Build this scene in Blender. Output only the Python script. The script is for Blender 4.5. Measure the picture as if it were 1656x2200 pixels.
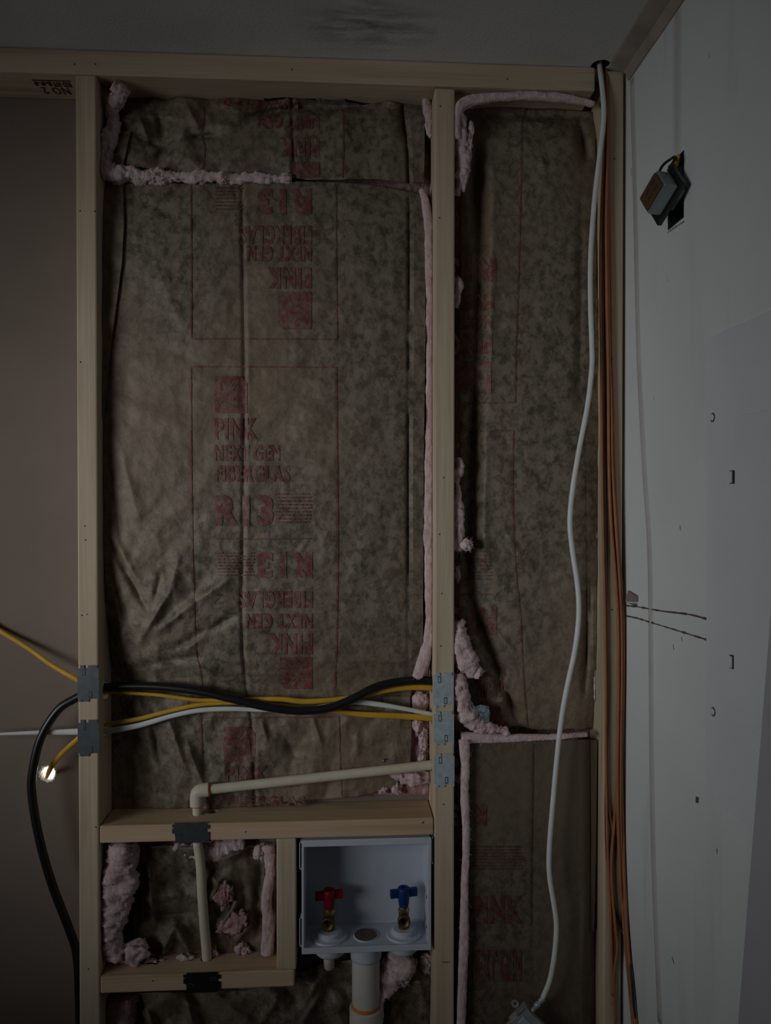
import bpy, bmesh, math, random
import numpy as np
from mathutils import Vector, Matrix, noise as mnoise

for o in list(bpy.data.objects):
    bpy.data.objects.remove(o)
scene = bpy.context.scene
C = scene.collection
random.seed(7)

# ------------------------------------------------------------------ camera
F, W, H = 1653.0, 1656.0, 2200.0
YAW, PITCH = math.radians(3.4), math.radians(0.6)
CAM = np.array([0.0, -1.40, 1.62])
c_f = np.array([math.sin(YAW)*math.cos(PITCH), math.cos(YAW)*math.cos(PITCH), -math.sin(PITCH)])
c_r = np.array([math.cos(YAW), -math.sin(YAW), 0.0])
c_u = np.cross(c_r, c_f)
cam_data = bpy.data.cameras.new('camera')
cam = bpy.data.objects.new('camera', cam_data)
C.objects.link(cam)
M = Matrix(((c_r[0], c_u[0], -c_f[0], CAM[0]), (c_r[1], c_u[1], -c_f[1], CAM[1]),
            (c_r[2], c_u[2], -c_f[2], CAM[2]), (0, 0, 0, 1)))
cam.matrix_world = M
cam_data.sensor_fit = 'VERTICAL'
cam_data.sensor_height = 36.0
cam_data.lens = F/H*36.0
cam_data.clip_start = 0.05
scene.camera = cam

# ------------------------------------------------------------------ light and exposure
scene.view_settings.view_transform = 'Standard'
scene.view_settings.look = 'None'
scene.view_settings.gamma = 1.0
scene.view_settings.use_curve_mapping = False
scene.view_settings.exposure = 0.0
world = bpy.data.worlds.new('world')
scene.world = world
world.use_nodes = True
world.node_tree.nodes['Background'].inputs[0].default_value = (0.75, 0.85, 1.0, 1)
world.node_tree.nodes['Background'].inputs[1].default_value = 0.05

ROOM_X0, ROOM_X1 = -1.9, 0.53
ROOM_Y0, ROOM_Y1 = -3.0, 0.091
CEIL = 2.425
WIN = (-2.10, -0.75, 1.20, 2.00)          # the window in the left wall: y0, y1, z0, z1

def area_light(name, loc, direction, sx, sy, power, color, spread=math.pi):
    l = bpy.data.lights.new(name, 'AREA')
    l.shape = 'RECTANGLE'; l.size = sx; l.size_y = sy
    l.energy = power; l.color = color; l.spread = spread
    o = bpy.data.objects.new(name, l); C.objects.link(o)
    o.location = loc
    o.rotation_euler = Vector(direction).to_track_quat('-Z', 'Y').to_euler()
    return o

wl = Vector((ROOM_X0+0.02, (WIN[0]+WIN[1])/2, (WIN[2]+WIN[3])/2))
area_light('window_daylight', wl, Vector((-0.10, 0.0, 1.55))-wl,
           WIN[1]-WIN[0]-0.1, WIN[3]-WIN[2]-0.1, 2.2, (0.96, 0.98, 1.0), math.radians(54))
area_light('next_room_lamp', (-0.30, 0.55, 1.45), (-0.35, 0.6, -0.25), 0.3, 0.3, 110.0, (1.0, 0.98, 0.95))

# ------------------------------------------------------------------ measuring helpers
def ray(px, py):
    px = np.asarray(px, float); py = np.asarray(py, float)
    return c_f + np.multiply.outer((px-W/2)/F, c_r) - np.multiply.outer((py-H/2)/F, c_u)

def P(px, py, Y=0.0):                     # point of the wall seen at a photo position, at depth Y behind the stud faces
    d = ray(px, py)
    t = (np.asarray(Y)-CAM[1])/d[..., 1]
    return CAM + d*np.asarray(t)[..., None]

def PX(px, py, X=ROOM_X1):
    d = ray(px, py)
    t = (X-CAM[0])/d[..., 0]
    return CAM + d*np.asarray(t)[..., None]

def PZ(px, py, Z):
    d = ray(px, py)
    t = (Z-CAM[2])/d[..., 2]
    return CAM + d*np.asarray(t)[..., None]

def _hash(i, j, s):
    n = (i.astype(np.int64)*374761393 + j.astype(np.int64)*668265263 + int(s)*1274126177) & 0x7fffffff
    n = (n ^ (n >> 13))*1274126177 & 0x7fffffff
    n = n ^ (n >> 16)
    return (n % 10007)/10007.0

def vnoise(x, y, s=0):
    x = np.asarray(x, float); y = np.asarray(y, float)
    i = np.floor(x); j = np.floor(y)
    fx = x-i; fy = y-j
    fx = fx*fx*fx*(fx*(fx*6-15)+10); fy = fy*fy*fy*(fy*(fy*6-15)+10)
    a = _hash(i, j, s); b = _hash(i+1, j, s); c = _hash(i, j+1, s); d = _hash(i+1, j+1, s)
    return (a+(b-a)*fx)*(1-fy) + (c+(d-c)*fx)*fy

def fbm(x, y, s=0, o=4):
    t = 0; a = 0.5
    for k in range(o):
        t = t + a*(vnoise(x*2**k, y*2**k, s+17*k)-0.5); a *= 0.5
    return t

def ridged(x, y, s=0, o=3):
    t = 0; a = 0.6
    for k in range(o):
        t = t + a*(1-np.abs(2*vnoise(x*1.9**k, y*1.9**k, s+31*k)-1)); a *= 0.5
    return t-0.5

def crumple(px, py, seed, lam=110.0, n=5):
    rs = np.random.RandomState(seed)
    t = 0
    wx = 34*fbm(px/130, py/130, seed+3, 2); wy = 34*fbm(px/130, py/130, seed+5, 2)
    for k in range(n):
        a = rs.uniform(0, np.pi); L = lam*rs.uniform(0.55, 1.5); ph = rs.uniform(0, 1)
        u = ((px+wx*rs.uniform(0.6, 2.0))*np.cos(a)+(py+wy*rs.uniform(0.6, 2.0))*np.sin(a))/L+ph
        tri = np.abs(2*(u-np.floor(u))-1)
        m = sstep(0.42, 0.62, vnoise(px/(1.3*L)+k*9, py/(1.3*L)-k*5, seed+11*k))
        t = t + m*(tri-0.5)*(L/lam)
    return t/math.sqrt(n)*1.6

def sstep(a, b, x):
    t = np.clip((x-a)/(b-a), 0, 1)
    return t*t*(3-2*t)

def seg_d(px, py, a, b):
    ax, ay = a; bx, by = b
    dx, dy = bx-ax, by-ay
    L2 = dx*dx+dy*dy
    t = np.clip(((px-ax)*dx+(py-ay)*dy)/L2, 0, 1)
    d = np.hypot(px-ax-t*dx, py-ay-t*dy)
    taper = np.sin(np.pi*np.clip(t, 0.02, 0.98))**0.6
    return d, taper

def folds(px, py, lst):
    y = 0
    for a, b, amp, w in lst:
        d, tp = seg_d(px, py, a, b)
        y = y - amp*tp*(0.55*np.exp(-(d/w)**2)+0.55*np.exp(-1.5*d/w))
    return y

# ------------------------------------------------------------------ object helpers
def place(o, parent):
    C.objects.link(o)
    if parent is not None:
        o.parent = parent
        o.matrix_parent_inverse = parent.matrix_world.inverted()
    return o

def mesh_obj(name, verts, faces, mat, parent=None, smooth=False):
    me = bpy.data.meshes.new(name)
    me.from_pydata([tuple(map(float, v)) for v in verts], [], [tuple(map(int, f)) for f in faces])
    me.validate()
    me.materials.append(mat)
    if smooth:
        me.polygons.foreach_set('use_smooth', [True]*len(me.polygons))
    me.update()
    return place(bpy.data.objects.new(name, me), parent)

def bm_obj(name, bm, mat, parent=None, smooth=False):
    bmesh.ops.recalc_face_normals(bm, faces=bm.faces[:])
    me = bpy.data.meshes.new(name)
    bm.to_mesh(me); bm.free()
    me.materials.append(mat)
    if smooth:
        me.polygons.foreach_set('use_smooth', [True]*len(me.polygons))
    return place(bpy.data.objects.new(name, me), parent)

def tag(o, label, cat, group=None):
    o['label'] = label; o['category'] = cat
    if group: o['group'] = group
    return o

def struct(o):
    o['kind'] = 'structure'
    return o

def thing(name, loc, label, cat, group=None):
    o = bpy.data.objects.new(name, None)
    o.empty_display_size = 0.05
    C.objects.link(o)
    o.location = Vector([float(v) for v in loc])
    o.matrix_world = Matrix.Translation(o.location)
    return tag(o, label, cat, group)

def bm_box(bm, x0, x1, y0, y1, z0, z1, mat4=None):
    vs = [bm.verts.new(v) for v in ((x0, y0, z0), (x1, y0, z0), (x1, y1, z0), (x0, y1, z0),
                                    (x0, y0, z1), (x1, y0, z1), (x1, y1, z1), (x0, y1, z1))]
    if mat4 is not None:
        for v in vs: v.co = mat4 @ v.co
    for f in ((0, 3, 2, 1), (4, 5, 6, 7), (0, 1, 5, 4), (1, 2, 6, 5), (2, 3, 7, 6), (3, 0, 4, 7)):
        bm.faces.new([vs[i] for i in f])
    return vs

def box(name, x0, x1, y0, y1, z0, z1, mat, parent=None, bevel=0.0, seg=2, mat4=None):
    bm = bmesh.new()
    bm_box(bm, *sorted((x0, x1)), *sorted((y0, y1)), *sorted((z0, z1)), mat4=mat4)
    if bevel:
        bmesh.ops.bevel(bm, geom=bm.edges[:], offset=bevel, segments=seg, affect='EDGES', profile=0.5)
    return bm_obj(name, bm, mat, parent, smooth=False)

def cut(o, cutters):
    """carve holes (list of (kind, args)) out of a mesh object"""
    cs = []
    for k in cutters:
        bm = bmesh.new()
        if k[0] == 'cyl':
            _, loc, axis, r, depth = k
            q = Vector(axis).to_track_quat('Z', 'Y').to_matrix().to_4x4()
            bmesh.ops.create_cone(bm, cap_ends=True, segments=24, radius1=r, radius2=r, depth=depth,
                                  matrix=Matrix.Translation(Vector(loc)) @ q)
        else:
            bm_box(bm, *k[1])
        bmesh.ops.recalc_face_normals(bm, faces=bm.faces[:])
        me = bpy.data.meshes.new('c'); bm.to_mesh(me); bm.free()
        co = bpy.data.objects.new('c', me); C.objects.link(co); cs.append(co)
        m = o.modifiers.new('b', 'BOOLEAN'); m.object = co; m.operation = 'DIFFERENCE'; m.solver = 'EXACT'
    bpy.context.view_layer.update()
    dg = bpy.context.evaluated_depsgraph_get()
    new = bpy.data.meshes.new_from_object(o.evaluated_get(dg))
    o.modifiers.clear()
    o.data = new
    for c in cs: bpy.data.objects.remove(c)
    return o

def catmull(pts, n):
    p = np.array(pts, float)
    p = np.vstack([2*p[0]-p[1], p, 2*p[-1]-p[-2]])
    out = []
    m = len(p)-3
    for s in np.linspace(0, m, n):
        k = min(int(s), m-1); t = s-k
        a, b, c, d = p[k], p[k+1], p[k+2], p[k+3]
        out.append(0.5*((2*b)+(c-a)*t+(2*a-5*b+4*c-d)*t*t+(3*b-a-3*c+d)*t**3))
    return np.array(out)

def tube(name, pts, w, d, mat, parent=None, seg=12, n=None, rough=0.0, seed=0, cap=True, fine=1.0, power=1.0):
    """tube along world points; w = half width in the wall plane, d = half depth (scalars or one per point)"""
    pts = np.array(pts, float)
    k = len(pts)
    w = np.full(k, w) if np.isscalar(w) else np.array(w, float)
    d = np.full(k, d) if np.isscalar(d) else np.array(d, float)
    if n is None: n = max(8, k*6)
    data = catmull(np.column_stack([pts, w, d]), n) if k > 2 else np.array([np.append(pts[0], (w[0], d[0]))*(1-t)+np.append(pts[1], (w[1], d[1]))*t for t in np.linspace(0, 1, n)])
    ctr = data[:, :3]; ww = np.maximum(data[:, 3], 1e-4); dd = np.maximum(data[:, 4], 1e-4)
    T = np.gradient(ctr, axis=0); T /= np.linalg.norm(T, axis=1)[:, None]+1e-12
    Yv = np.array([0, 1.0, 0])
    N1 = np.cross(T, Yv)
    ln = np.linalg.norm(N1, axis=1)
    for i in range(n):
        if ln[i] < 0.15: N1[i] = N1[i-1] if i else np.array([1.0, 0, 0])
    N1 /= np.linalg.norm(N1, axis=1)[:, None]
    N2 = np.cross(N1, T); N2 /= np.linalg.norm(N2, axis=1)[:, None]
    th = np.linspace(0, 2*np.pi, seg, endpoint=False)
    s = np.concatenate([[0], np.cumsum(np.linalg.norm(np.diff(ctr, axis=0), axis=1))])
    V = np.zeros((n, seg, 3))
    for j, a in enumerate(th):
        ca, sa = math.cos(a), math.sin(a)
        ca = math.copysign(abs(ca)**power, ca); sa = math.copysign(abs(sa)**power, sa)
        f = np.ones(n)
        if rough:
            f = 1 + rough*2*fbm(s*60*fine+3.1*math.cos(a)+9, np.full(n, 3.1*math.sin(a)+seed*7.3+s*25), seed, 4)
        V[:, j] = ctr + N1*(ww*ca*f)[:, None] + N2*(dd*sa*f)[:, None]
    verts = V.reshape(-1, 3).tolist()
    faces = []
    for i in range(n-1):
        for j in range(seg):
            j2 = (j+1) % seg
            faces.append((i*seg+j, i*seg+j2, (i+1)*seg+j2, (i+1)*seg+j))
    if cap:
        faces.append(tuple(range(seg))[::-1]); faces.append(tuple((n-1)*seg+j for j in range(seg)))
    return mesh_obj(name, verts, faces, mat, parent, smooth=True)

def pxtube(name, pts, w, d, mat, parent=None, **k):
    """points as (px, py, Y)"""
    return tube(name, [P(a, b, y) for a, b, y in pts], w, d, mat, parent, **k)

def lathe(name, base, axis, prof, mat, parent=None, seg=28, smooth=True):
    """prof = [(radius, height)] turned about axis at base"""
    q = Vector(axis).to_track_quat('Z', 'Y').to_matrix().to_4x4()
    m = Matrix.Translation(Vector([float(v) for v in base])) @ q
    vs, fs = [], []
    for r, h in prof:
        for j in range(seg):
            a = 2*math.pi*j/seg
            vs.append(tuple(m @ Vector((r*math.cos(a), r*math.sin(a), h))))
    for i in range(len(prof)-1):
        for j in range(seg):
            j2 = (j+1) % seg
            fs.append((i*seg+j, i*seg+j2, (i+1)*seg+j2, (i+1)*seg+j))
    o = mesh_obj(name, vs, fs, mat, parent, smooth=smooth)
    return o

def prism(name, outline, y0, y1, mat, parent=None, bevel=0.0):
    """outline of (x, z) extruded from y0 to y1"""
    bm = bmesh.new()
    a = [bm.verts.new((float(x), y0, float(z))) for x, z in outline]
    f = bm.faces.new(a)
    r = bmesh.ops.extrude_face_region(bm, geom=[f])
    for v in r['geom']:
        if isinstance(v, bmesh.types.BMVert): v.co.y = y1
    if bevel:
        bmesh.ops.bevel(bm, geom=bm.edges[:], offset=bevel, segments=1, affect='EDGES')
    return bm_obj(name, bm, mat, parent)

# ------------------------------------------------------------------ materials
def new_mat(name, rough=0.7, metallic=0.0, spec=0.3):
    m = bpy.data.materials.new(name); m.use_nodes = True
    nt = m.node_tree
    b = nt.nodes['Principled BSDF']
    b.inputs['Roughness'].default_value = rough
    b.inputs['Metallic'].default_value = metallic
    b.inputs['Specular IOR Level'].default_value = spec
    return m, nt, b

def nd(nt, typ, **k):
    n = nt.nodes.new(typ)
    for a, v in k.items():
        if a.startswith('i_'):
            key = a[2:].replace('_', ' ')
            n.inputs[int(key) if key.isdigit() else key].default_value = v
        else:
            setattr(n, a, v)
    return n

def coords(nt, scale=(1, 1, 1), rot=(0, 0, 0)):
    tc = nd(nt, 'ShaderNodeTexCoord')
    mp = nd(nt, 'ShaderNodeMapping')
    mp.inputs['Scale'].default_value = scale
    mp.inputs['Rotation'].default_value = rot
    nt.links.new(tc.outputs['Object'], mp.inputs['Vector'])
    return mp.outputs['Vector']

def noise(nt, vec, scale, detail=4, rough=0.55, dist=0.0):
    n = nd(nt, 'ShaderNodeTexNoise')
    n.inputs['Scale'].default_value = scale; n.inputs['Detail'].default_value = detail
    n.inputs['Roughness'].default_value = rough; n.inputs['Distortion'].default_value = dist
    nt.links.new(vec, n.inputs['Vector'])
    return n.outputs['Fac']

def ramp(nt, fac, stops):
    r = nd(nt, 'ShaderNodeValToRGB')
    e = r.color_ramp.elements
    while len(e) < len(stops): e.new(0.5)
    for el, (p, c) in zip(e, stops):
        el.position = p; el.color = (*c, 1) if len(c) == 3 else c
    nt.links.new(fac, r.inputs['Fac'])
    return r.outputs['Color']

def mix(nt, fac, a, b, mode='MIX'):
    m = nd(nt, 'ShaderNodeMix', data_type='RGBA', blend_type=mode)
    for sock, v in ((m.inputs[0], fac), (m.inputs[6], a), (m.inputs[7], b)):
        if isinstance(v, (int, float)): sock.default_value = v
        elif isinstance(v, tuple): sock.default_value = (*v, 1) if len(v) == 3 else v
        else: nt.links.new(v, sock)
    return m.outputs[2]

def bump(nt, b, h, strength, dist=0.002):
    n = nd(nt, 'ShaderNodeBump')
    n.inputs['Strength'].default_value = strength; n.inputs['Distance'].default_value = dist
    nt.links.new(h, n.inputs['Height'])
    nt.links.new(n.outputs['Normal'], b.inputs['Normal'])

def plain(name, col, rough=0.6, metallic=0.0, var=0.12, scale=40, spec=0.3, bmp=0.0):
    m, nt, b = new_mat(name, rough, metallic, spec)
    f = noise(nt, coords(nt), scale, 5)
    lo = tuple(c*(1-var) for c in col); hi = tuple(min(1, c*(1+var)) for c in col)
    nt.links.new(ramp(nt, f, [(0.3, lo), (0.7, hi)]), b.inputs['Base Color'])
    if bmp: bump(nt, b, f, bmp)
    return m

def wood(name, axis, tint=(1, 1, 1)):
    m, nt, b = new_mat(name, 0.65, 0, 0.2)
    st = [42, 42, 42]; st[axis] = 1.6
    v = coords(nt, tuple(st))
    st2 = [260, 260, 260]; st2[axis] = 5
    v2 = coords(nt, tuple(st2))
    g = noise(nt, v, 1.0, 5, 0.6, 0.8)
    fine = noise(nt, v2, 1.0, 3)
    big = noise(nt, coords(nt, (3, 3, 3)), 1.0, 2)
    c1 = tuple(a*t for a, t in zip((0.43, 0.325, 0.215), tint)); c2 = tuple(a*t for a, t in zip((0.60, 0.49, 0.36), tint)); c3 = tuple(a*t for a, t in zip((0.66, 0.56, 0.43), tint))
    col = ramp(nt, g, [(0.30, c1), (0.5, c2), (0.72, c3)])
    col = mix(nt, 0.25, col, ramp(nt, fine, [(0.35, c1), (0.65, c3)]))
    col = mix(nt, mixfac(nt, big, 0.35, 0.7, 0.35), col, tuple(a*t for a, t in zip((0.50, 0.345, 0.21), tint)))
    nt.links.new(col, b.inputs['Base Color'])
    bump(nt, b, fine, 0.25, 0.0006)
    return m

def mixfac(nt, fac, a, b, top=1.0):
    r = nd(nt, 'ShaderNodeMapRange')
    r.inputs[1].default_value = a; r.inputs[2].default_value = b; r.inputs[3].default_value = 0; r.inputs[4].default_value = top
    nt.links.new(fac, r.inputs[0])
    return r.outputs[0]

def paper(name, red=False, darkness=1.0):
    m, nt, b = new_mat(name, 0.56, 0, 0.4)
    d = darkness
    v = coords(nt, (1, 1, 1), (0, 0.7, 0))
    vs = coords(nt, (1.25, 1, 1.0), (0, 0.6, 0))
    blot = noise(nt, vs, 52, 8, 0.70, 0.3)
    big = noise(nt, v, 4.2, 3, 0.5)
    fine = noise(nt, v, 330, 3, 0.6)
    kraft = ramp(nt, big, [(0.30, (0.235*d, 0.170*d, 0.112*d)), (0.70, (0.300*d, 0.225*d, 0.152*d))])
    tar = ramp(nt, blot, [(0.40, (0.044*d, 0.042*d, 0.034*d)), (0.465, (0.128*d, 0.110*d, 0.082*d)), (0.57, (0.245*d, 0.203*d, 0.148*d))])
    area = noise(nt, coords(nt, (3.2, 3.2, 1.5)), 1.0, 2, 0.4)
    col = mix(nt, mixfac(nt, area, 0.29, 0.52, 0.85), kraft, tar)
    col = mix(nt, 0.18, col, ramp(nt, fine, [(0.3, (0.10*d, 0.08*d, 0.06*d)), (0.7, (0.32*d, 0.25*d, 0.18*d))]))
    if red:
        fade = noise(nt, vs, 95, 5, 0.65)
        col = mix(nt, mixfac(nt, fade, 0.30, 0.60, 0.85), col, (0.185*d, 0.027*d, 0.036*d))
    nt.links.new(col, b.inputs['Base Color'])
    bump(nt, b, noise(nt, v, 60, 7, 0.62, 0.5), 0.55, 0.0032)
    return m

def fiber(name, col=(0.76, 0.57, 0.58)):
    m, nt, b = new_mat(name, 0.95, 0, 0.05)
    v = coords(nt, (1, 1, 0.45), (0.3, 0.4, 0.2))
    f = noise(nt, v, 120, 6, 0.7, 0.8)
    g = noise(nt, v, 24, 3)
    c = ramp(nt, f, [(0.28, tuple(a*0.62 for a in col)), (0.5, col), (0.75, (0.86, 0.74, 0.745))])
    c = mix(nt, mixfac(nt, g, 0.4, 0.7, 0.4), c, (0.60, 0.39, 0.40))
    nt.links.new(c, b.inputs['Base Color'])
    b.inputs['Sheen Weight'].default_value = 0.3
    bump(nt, b, f, 0.8, 0.004)
    return m

M_woodz = wood('pine_vertical', 2)
M_woodx = wood('pine_horizontal', 0)
M_woodr = wood('pine_horizontal_reddish', 0, (1.04, 0.95, 0.86))
M_paper = paper('kraft_paper')
M_paperd = paper('dark_shaded_kraft_paper', darkness=0.62)  # dark paper of the foot batt, vignetting also put into the colour
M_paperm = paper('shaded_kraft_paper', darkness=0.85)  # milder version for the bottom batts, part of their dimness painted in
M_redd = paper('dark_shaded_kraft_red_print', red=True, darkness=0.62)  # print carrying the same painted-in dimness as its paper
M_red = paper('kraft_red_print', red=True)
M_pink = fiber('pink_fiberglass')
M_pinkd = fiber('shaded_pink_fiberglass', (0.42, 0.21, 0.22))  # same wool in gaps and behind paper, their shade put into the colour
M_wisp = plain('pale_pink_glass_fibre', (0.74, 0.60, 0.61), 0.9, var=0.1)
M_black = plain('black_cable_jacket', (0.012, 0.012, 0.014), 0.35, spec=0.5)
M_blackm = plain('painted_recess_shade', (0.02, 0.018, 0.016), 0.9)  # shade inside the ceiling hole, put into the colour
M_yellow = plain('yellow_cable_jacket', (0.62, 0.36, 0.035), 0.5)
M_whitec = plain('white_cable_jacket', (0.70, 0.73, 0.71), 0.45, var=0.06)
M_orange = plain('copper_orange_wire', (0.36, 0.145, 0.065), 0.5)
M_brownw = plain('brown_wire', (0.20, 0.095, 0.055), 0.5)
M_galv = plain('galvanized_steel', (0.46, 0.55, 0.585), 0.5, 0.15, var=0.15, scale=90)  # paler than the left stud's plates: reflection put into the colour
M_galvd = plain('steel_prong', (0.10, 0.11, 0.12), 0.4, 0.5)
M_cpvc = plain('cream_plastic_pipe', (0.66, 0.61, 0.48), 0.4, var=0.05)
M_primer = plain('orange_primer', (0.65, 0.22, 0.03), 0.5)
M_plastic = plain('white_box_plastic', (0.55, 0.60, 0.67), 0.42, var=0.03)
M_pvc = plain('white_drain_pipe', (0.62, 0.60, 0.56), 0.45, var=0.05)
M_hred = plain('red_handle', (0.26, 0.008, 0.02), 0.45)
M_hblue = plain('blue_handle', (0.008, 0.035, 0.17), 0.45)
M_brass = plain('brass', (0.55, 0.38, 0.13), 0.35, 0.9)
M_brassd = plain('aged_brass', (0.16, 0.11, 0.05), 0.5, 0.7)
M_stamp = plain('black_stamp_ink', (0.04, 0.035, 0.03), 0.8, var=0.5, scale=300)
M_nail = plain('dark_nail', (0.05, 0.045, 0.04), 0.6)
M_shiny = plain('bright_nail', (0.55, 0.57, 0.6), 0.3, 0.8)
M_dgrey = plain('device_grey', (0.25, 0.28, 0.28), 0.35, 0.4)
M_dbrown = plain('device_brown', (0.10, 0.055, 0.030), 0.35)
M_nut = plain('yellow_wire_nut', (0.62, 0.38, 0.02), 0.45)
M_die = plain('cast_splitter_metal', (0.46, 0.47, 0.47), 0.45, 0.4)
M_foil = plain('silver_foil_backing', (0.30, 0.36, 0.40), 0.45, 0.3, var=0.7, scale=160)
M_sheet = plain('grey_painted_sheet', (0.42, 0.42, 0.45), 0.6, var=0.04, scale=8)
M_gyp = plain('white_gypsum', (0.85, 0.85, 0.83), 0.9, var=0.05)

def wallpaint():
    m, nt, b = new_mat('right_wall_paint', 0.62, 0, 0.25)
    v = coords(nt)
    g = noise(nt, v, 2.6, 3)
    col = ramp(nt, g, [(0.3, (0.66, 0.685, 0.68)), (0.7, (0.74, 0.77, 0.775))])
    st = coords(nt, (1, 5.5, 0.7))
    s = noise(nt, st, 3.0, 3, 0.5, 0.2)
    col = mix(nt, mixfac(nt, s, 0.58, 0.78, 0.30), col, (0.42, 0.37, 0.32))
    # water stain running down from the ceiling to the opening
    tc = nd(nt, 'ShaderNodeTexCoord'); sx = nd(nt, 'ShaderNodeSeparateXYZ'); nt.links.new(tc.outputs['Object'], sx.inputs[0])
    wob = nd(nt, 'ShaderNodeMath', operation='ADD', i_1=0.212); nt.links.new(sx.outputs[1], wob.inputs[0])
    ab = nd(nt, 'ShaderNodeMath', operation='ABSOLUTE'); nt.links.new(wob.outputs[0], ab.inputs[0])
    hz_ = mixfac(nt, ab.outputs[0], 0.020, 0.004, 0.42); vz_ = mixfac(nt, sx.outputs[2], 2.10, 2.19, 1.0)
    mu = nd(nt, 'ShaderNodeMath', operation='MULTIPLY'); nt.links.new(hz_, mu.inputs[0]); nt.links.new(vz_, mu.inputs[1])
    col = mix(nt, mu.outputs[0], col, (0.34, 0.29, 0.24))
    sp = noise(nt, v, 36, 2)
    col = mix(nt, mixfac(nt, sp, 0.74, 0.80, 0.5), col, (0.30, 0.27, 0.25))
    nt.links.new(col, b.inputs['Base Color'])
    bump(nt, b, noise(nt, v, 130, 4), 0.1, 0.001)
    return m

def ceilpaint():
    m, nt, b = new_mat('ceiling_paint', 0.9, 0, 0.1)
    v = coords(nt)
    g = noise(nt, v, 3.5, 4)
    col = ramp(nt, g, [(0.3, (0.60, 0.60, 0.58)), (0.7, (0.71, 0.71, 0.695))])
    # scuffed dark smear near the framed wall
    gr = nd(nt, 'ShaderNodeMapping')
    tc = nd(nt, 'ShaderNodeTexCoord')
    nt.links.new(tc.outputs['Object'], gr.inputs['Vector'])
    gr.vector_type = 'TEXTURE'
    gr.inputs['Location'].default_value = (0.05, -0.10, CEIL); gr.inputs['Scale'].default_value = (0.14, 0.09, 5)
    sph = nd(nt, 'ShaderNodeTexGradient', gradient_type='SPHERICAL')
    nt.links.new(gr.outputs['Vector'], sph.inputs['Vector'])
    sm = noise(nt, coords(nt, (9, 30, 1)), 1.6, 5, 0.65)
    mu = nd(nt, 'ShaderNodeMath', operation='MULTIPLY')
    nt.links.new(sph.outputs['Fac'], mu.inputs[0]); nt.links.new(mixfac(nt, sm, 0.4, 0.65), mu.inputs[1])
    col = mix(nt, mu.outputs[0], col, (0.16, 0.15, 0.14))
    nt.links.new(col, b.inputs['Base Color'])
    bump(nt, b, noise(nt, v, 150, 5, 0.65), 0.5, 0.0015)
    return m

M_wall = wallpaint()
M_ceil = ceilpaint()
M_drywall = plain('brown_drywall_paper', (0.25, 0.198, 0.162), 0.85, var=0.07, scale=5)
M_trim = plain('tan_joint_tape', (0.36, 0.32, 0.275), 0.85, var=0.2, scale=14)
M_seam = plain('grey_seam_tape', (0.50, 0.49, 0.465), 0.8, var=0.1, scale=10)
M_floor = plain('concrete_floor', (0.20, 0.19, 0.18), 0.9)
M_room = plain('room_wall_paint', (0.42, 0.415, 0.41), 0.9, var=0.05, scale=3)
M_scratch = plain('scored_brown_line', (0.12, 0.085, 0.065), 0.9, var=0.4, scale=200)
M_panel = plain('panel_white_paint', (0.655, 0.69, 0.70), 0.6, var=0.04, scale=6)

# ------------------------------------------------------------------ lumber positions
def X0(px, py): return float(P(px, py, 0.0)[0])
def Z0(px, py): return float(P(px, py, 0.0)[2])
S1L, S1R = X0(167, 1400), X0(211, 1400)
S2L, S2R = X0(933, 1400), X0(976, 1400)
S3L, S3R = X0(1299, 1200), X0(1337, 1200)
PL_T = CEIL
PL_B = Z0(560, 172)
HD_T, HD_B = Z0(500, 1768), Z0(500, 1805)
LB_T, LB_B = Z0(430, 2091), Z0(430, 2127)
D = 0.089                                       # stud depth

# ------------------------------------------------------------------ the setting
ceiling = struct(box('ceiling', ROOM_X0-0.1, ROOM_X1+0.1, ROOM_Y0-0.1, ROOM_Y1+0.013, CEIL, CEIL+0.25, M_ceil))
floor = struct(box('floor', ROOM_X0-0.1, ROOM_X1+0.1, ROOM_Y0-0.1, ROOM_Y1+0.013, -0.1, 0.0, M_floor))
wall_front = struct(box('wall_front', ROOM_X0-0.1, ROOM_X1+0.1, ROOM_Y1, ROOM_Y1+0.0127, 0, CEIL, M_drywall))
hc = P(103, 1662, ROOM_Y1)
cut(wall_front, [('cyl', (hc[0], ROOM_Y1, hc[2]), (0, 1, 0), 0.0142, 0.08)])
# broken white gypsum rim of the cable hole
vs, fs = [], []
N = 36
rr = [0.0135+0.0030*random.random() for _ in range(N)]
for i in range(N):
    a = 2*math.pi*i/N
    for rad, y in ((0.0141, ROOM_Y1+0.0127), (rr[i]*0.80, ROOM_Y1+0.006), (rr[i]*0.95, ROOM_Y1-0.0006), (rr[i]*1.12, ROOM_Y1-0.0008), (rr[i]*1.13, ROOM_Y1+0.0005)):
        vs.append((hc[0]+rad*math.cos(a), y, hc[2]+rad*math.sin(a)))
for i in range(N):
    j = (i+1) % N
    for k in range(4): fs.append((i*5+k, j*5+k, j*5+k+1, i*5+k+1))
mesh_obj('hole_rim', vs, fs, M_gyp, wall_front)

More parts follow.
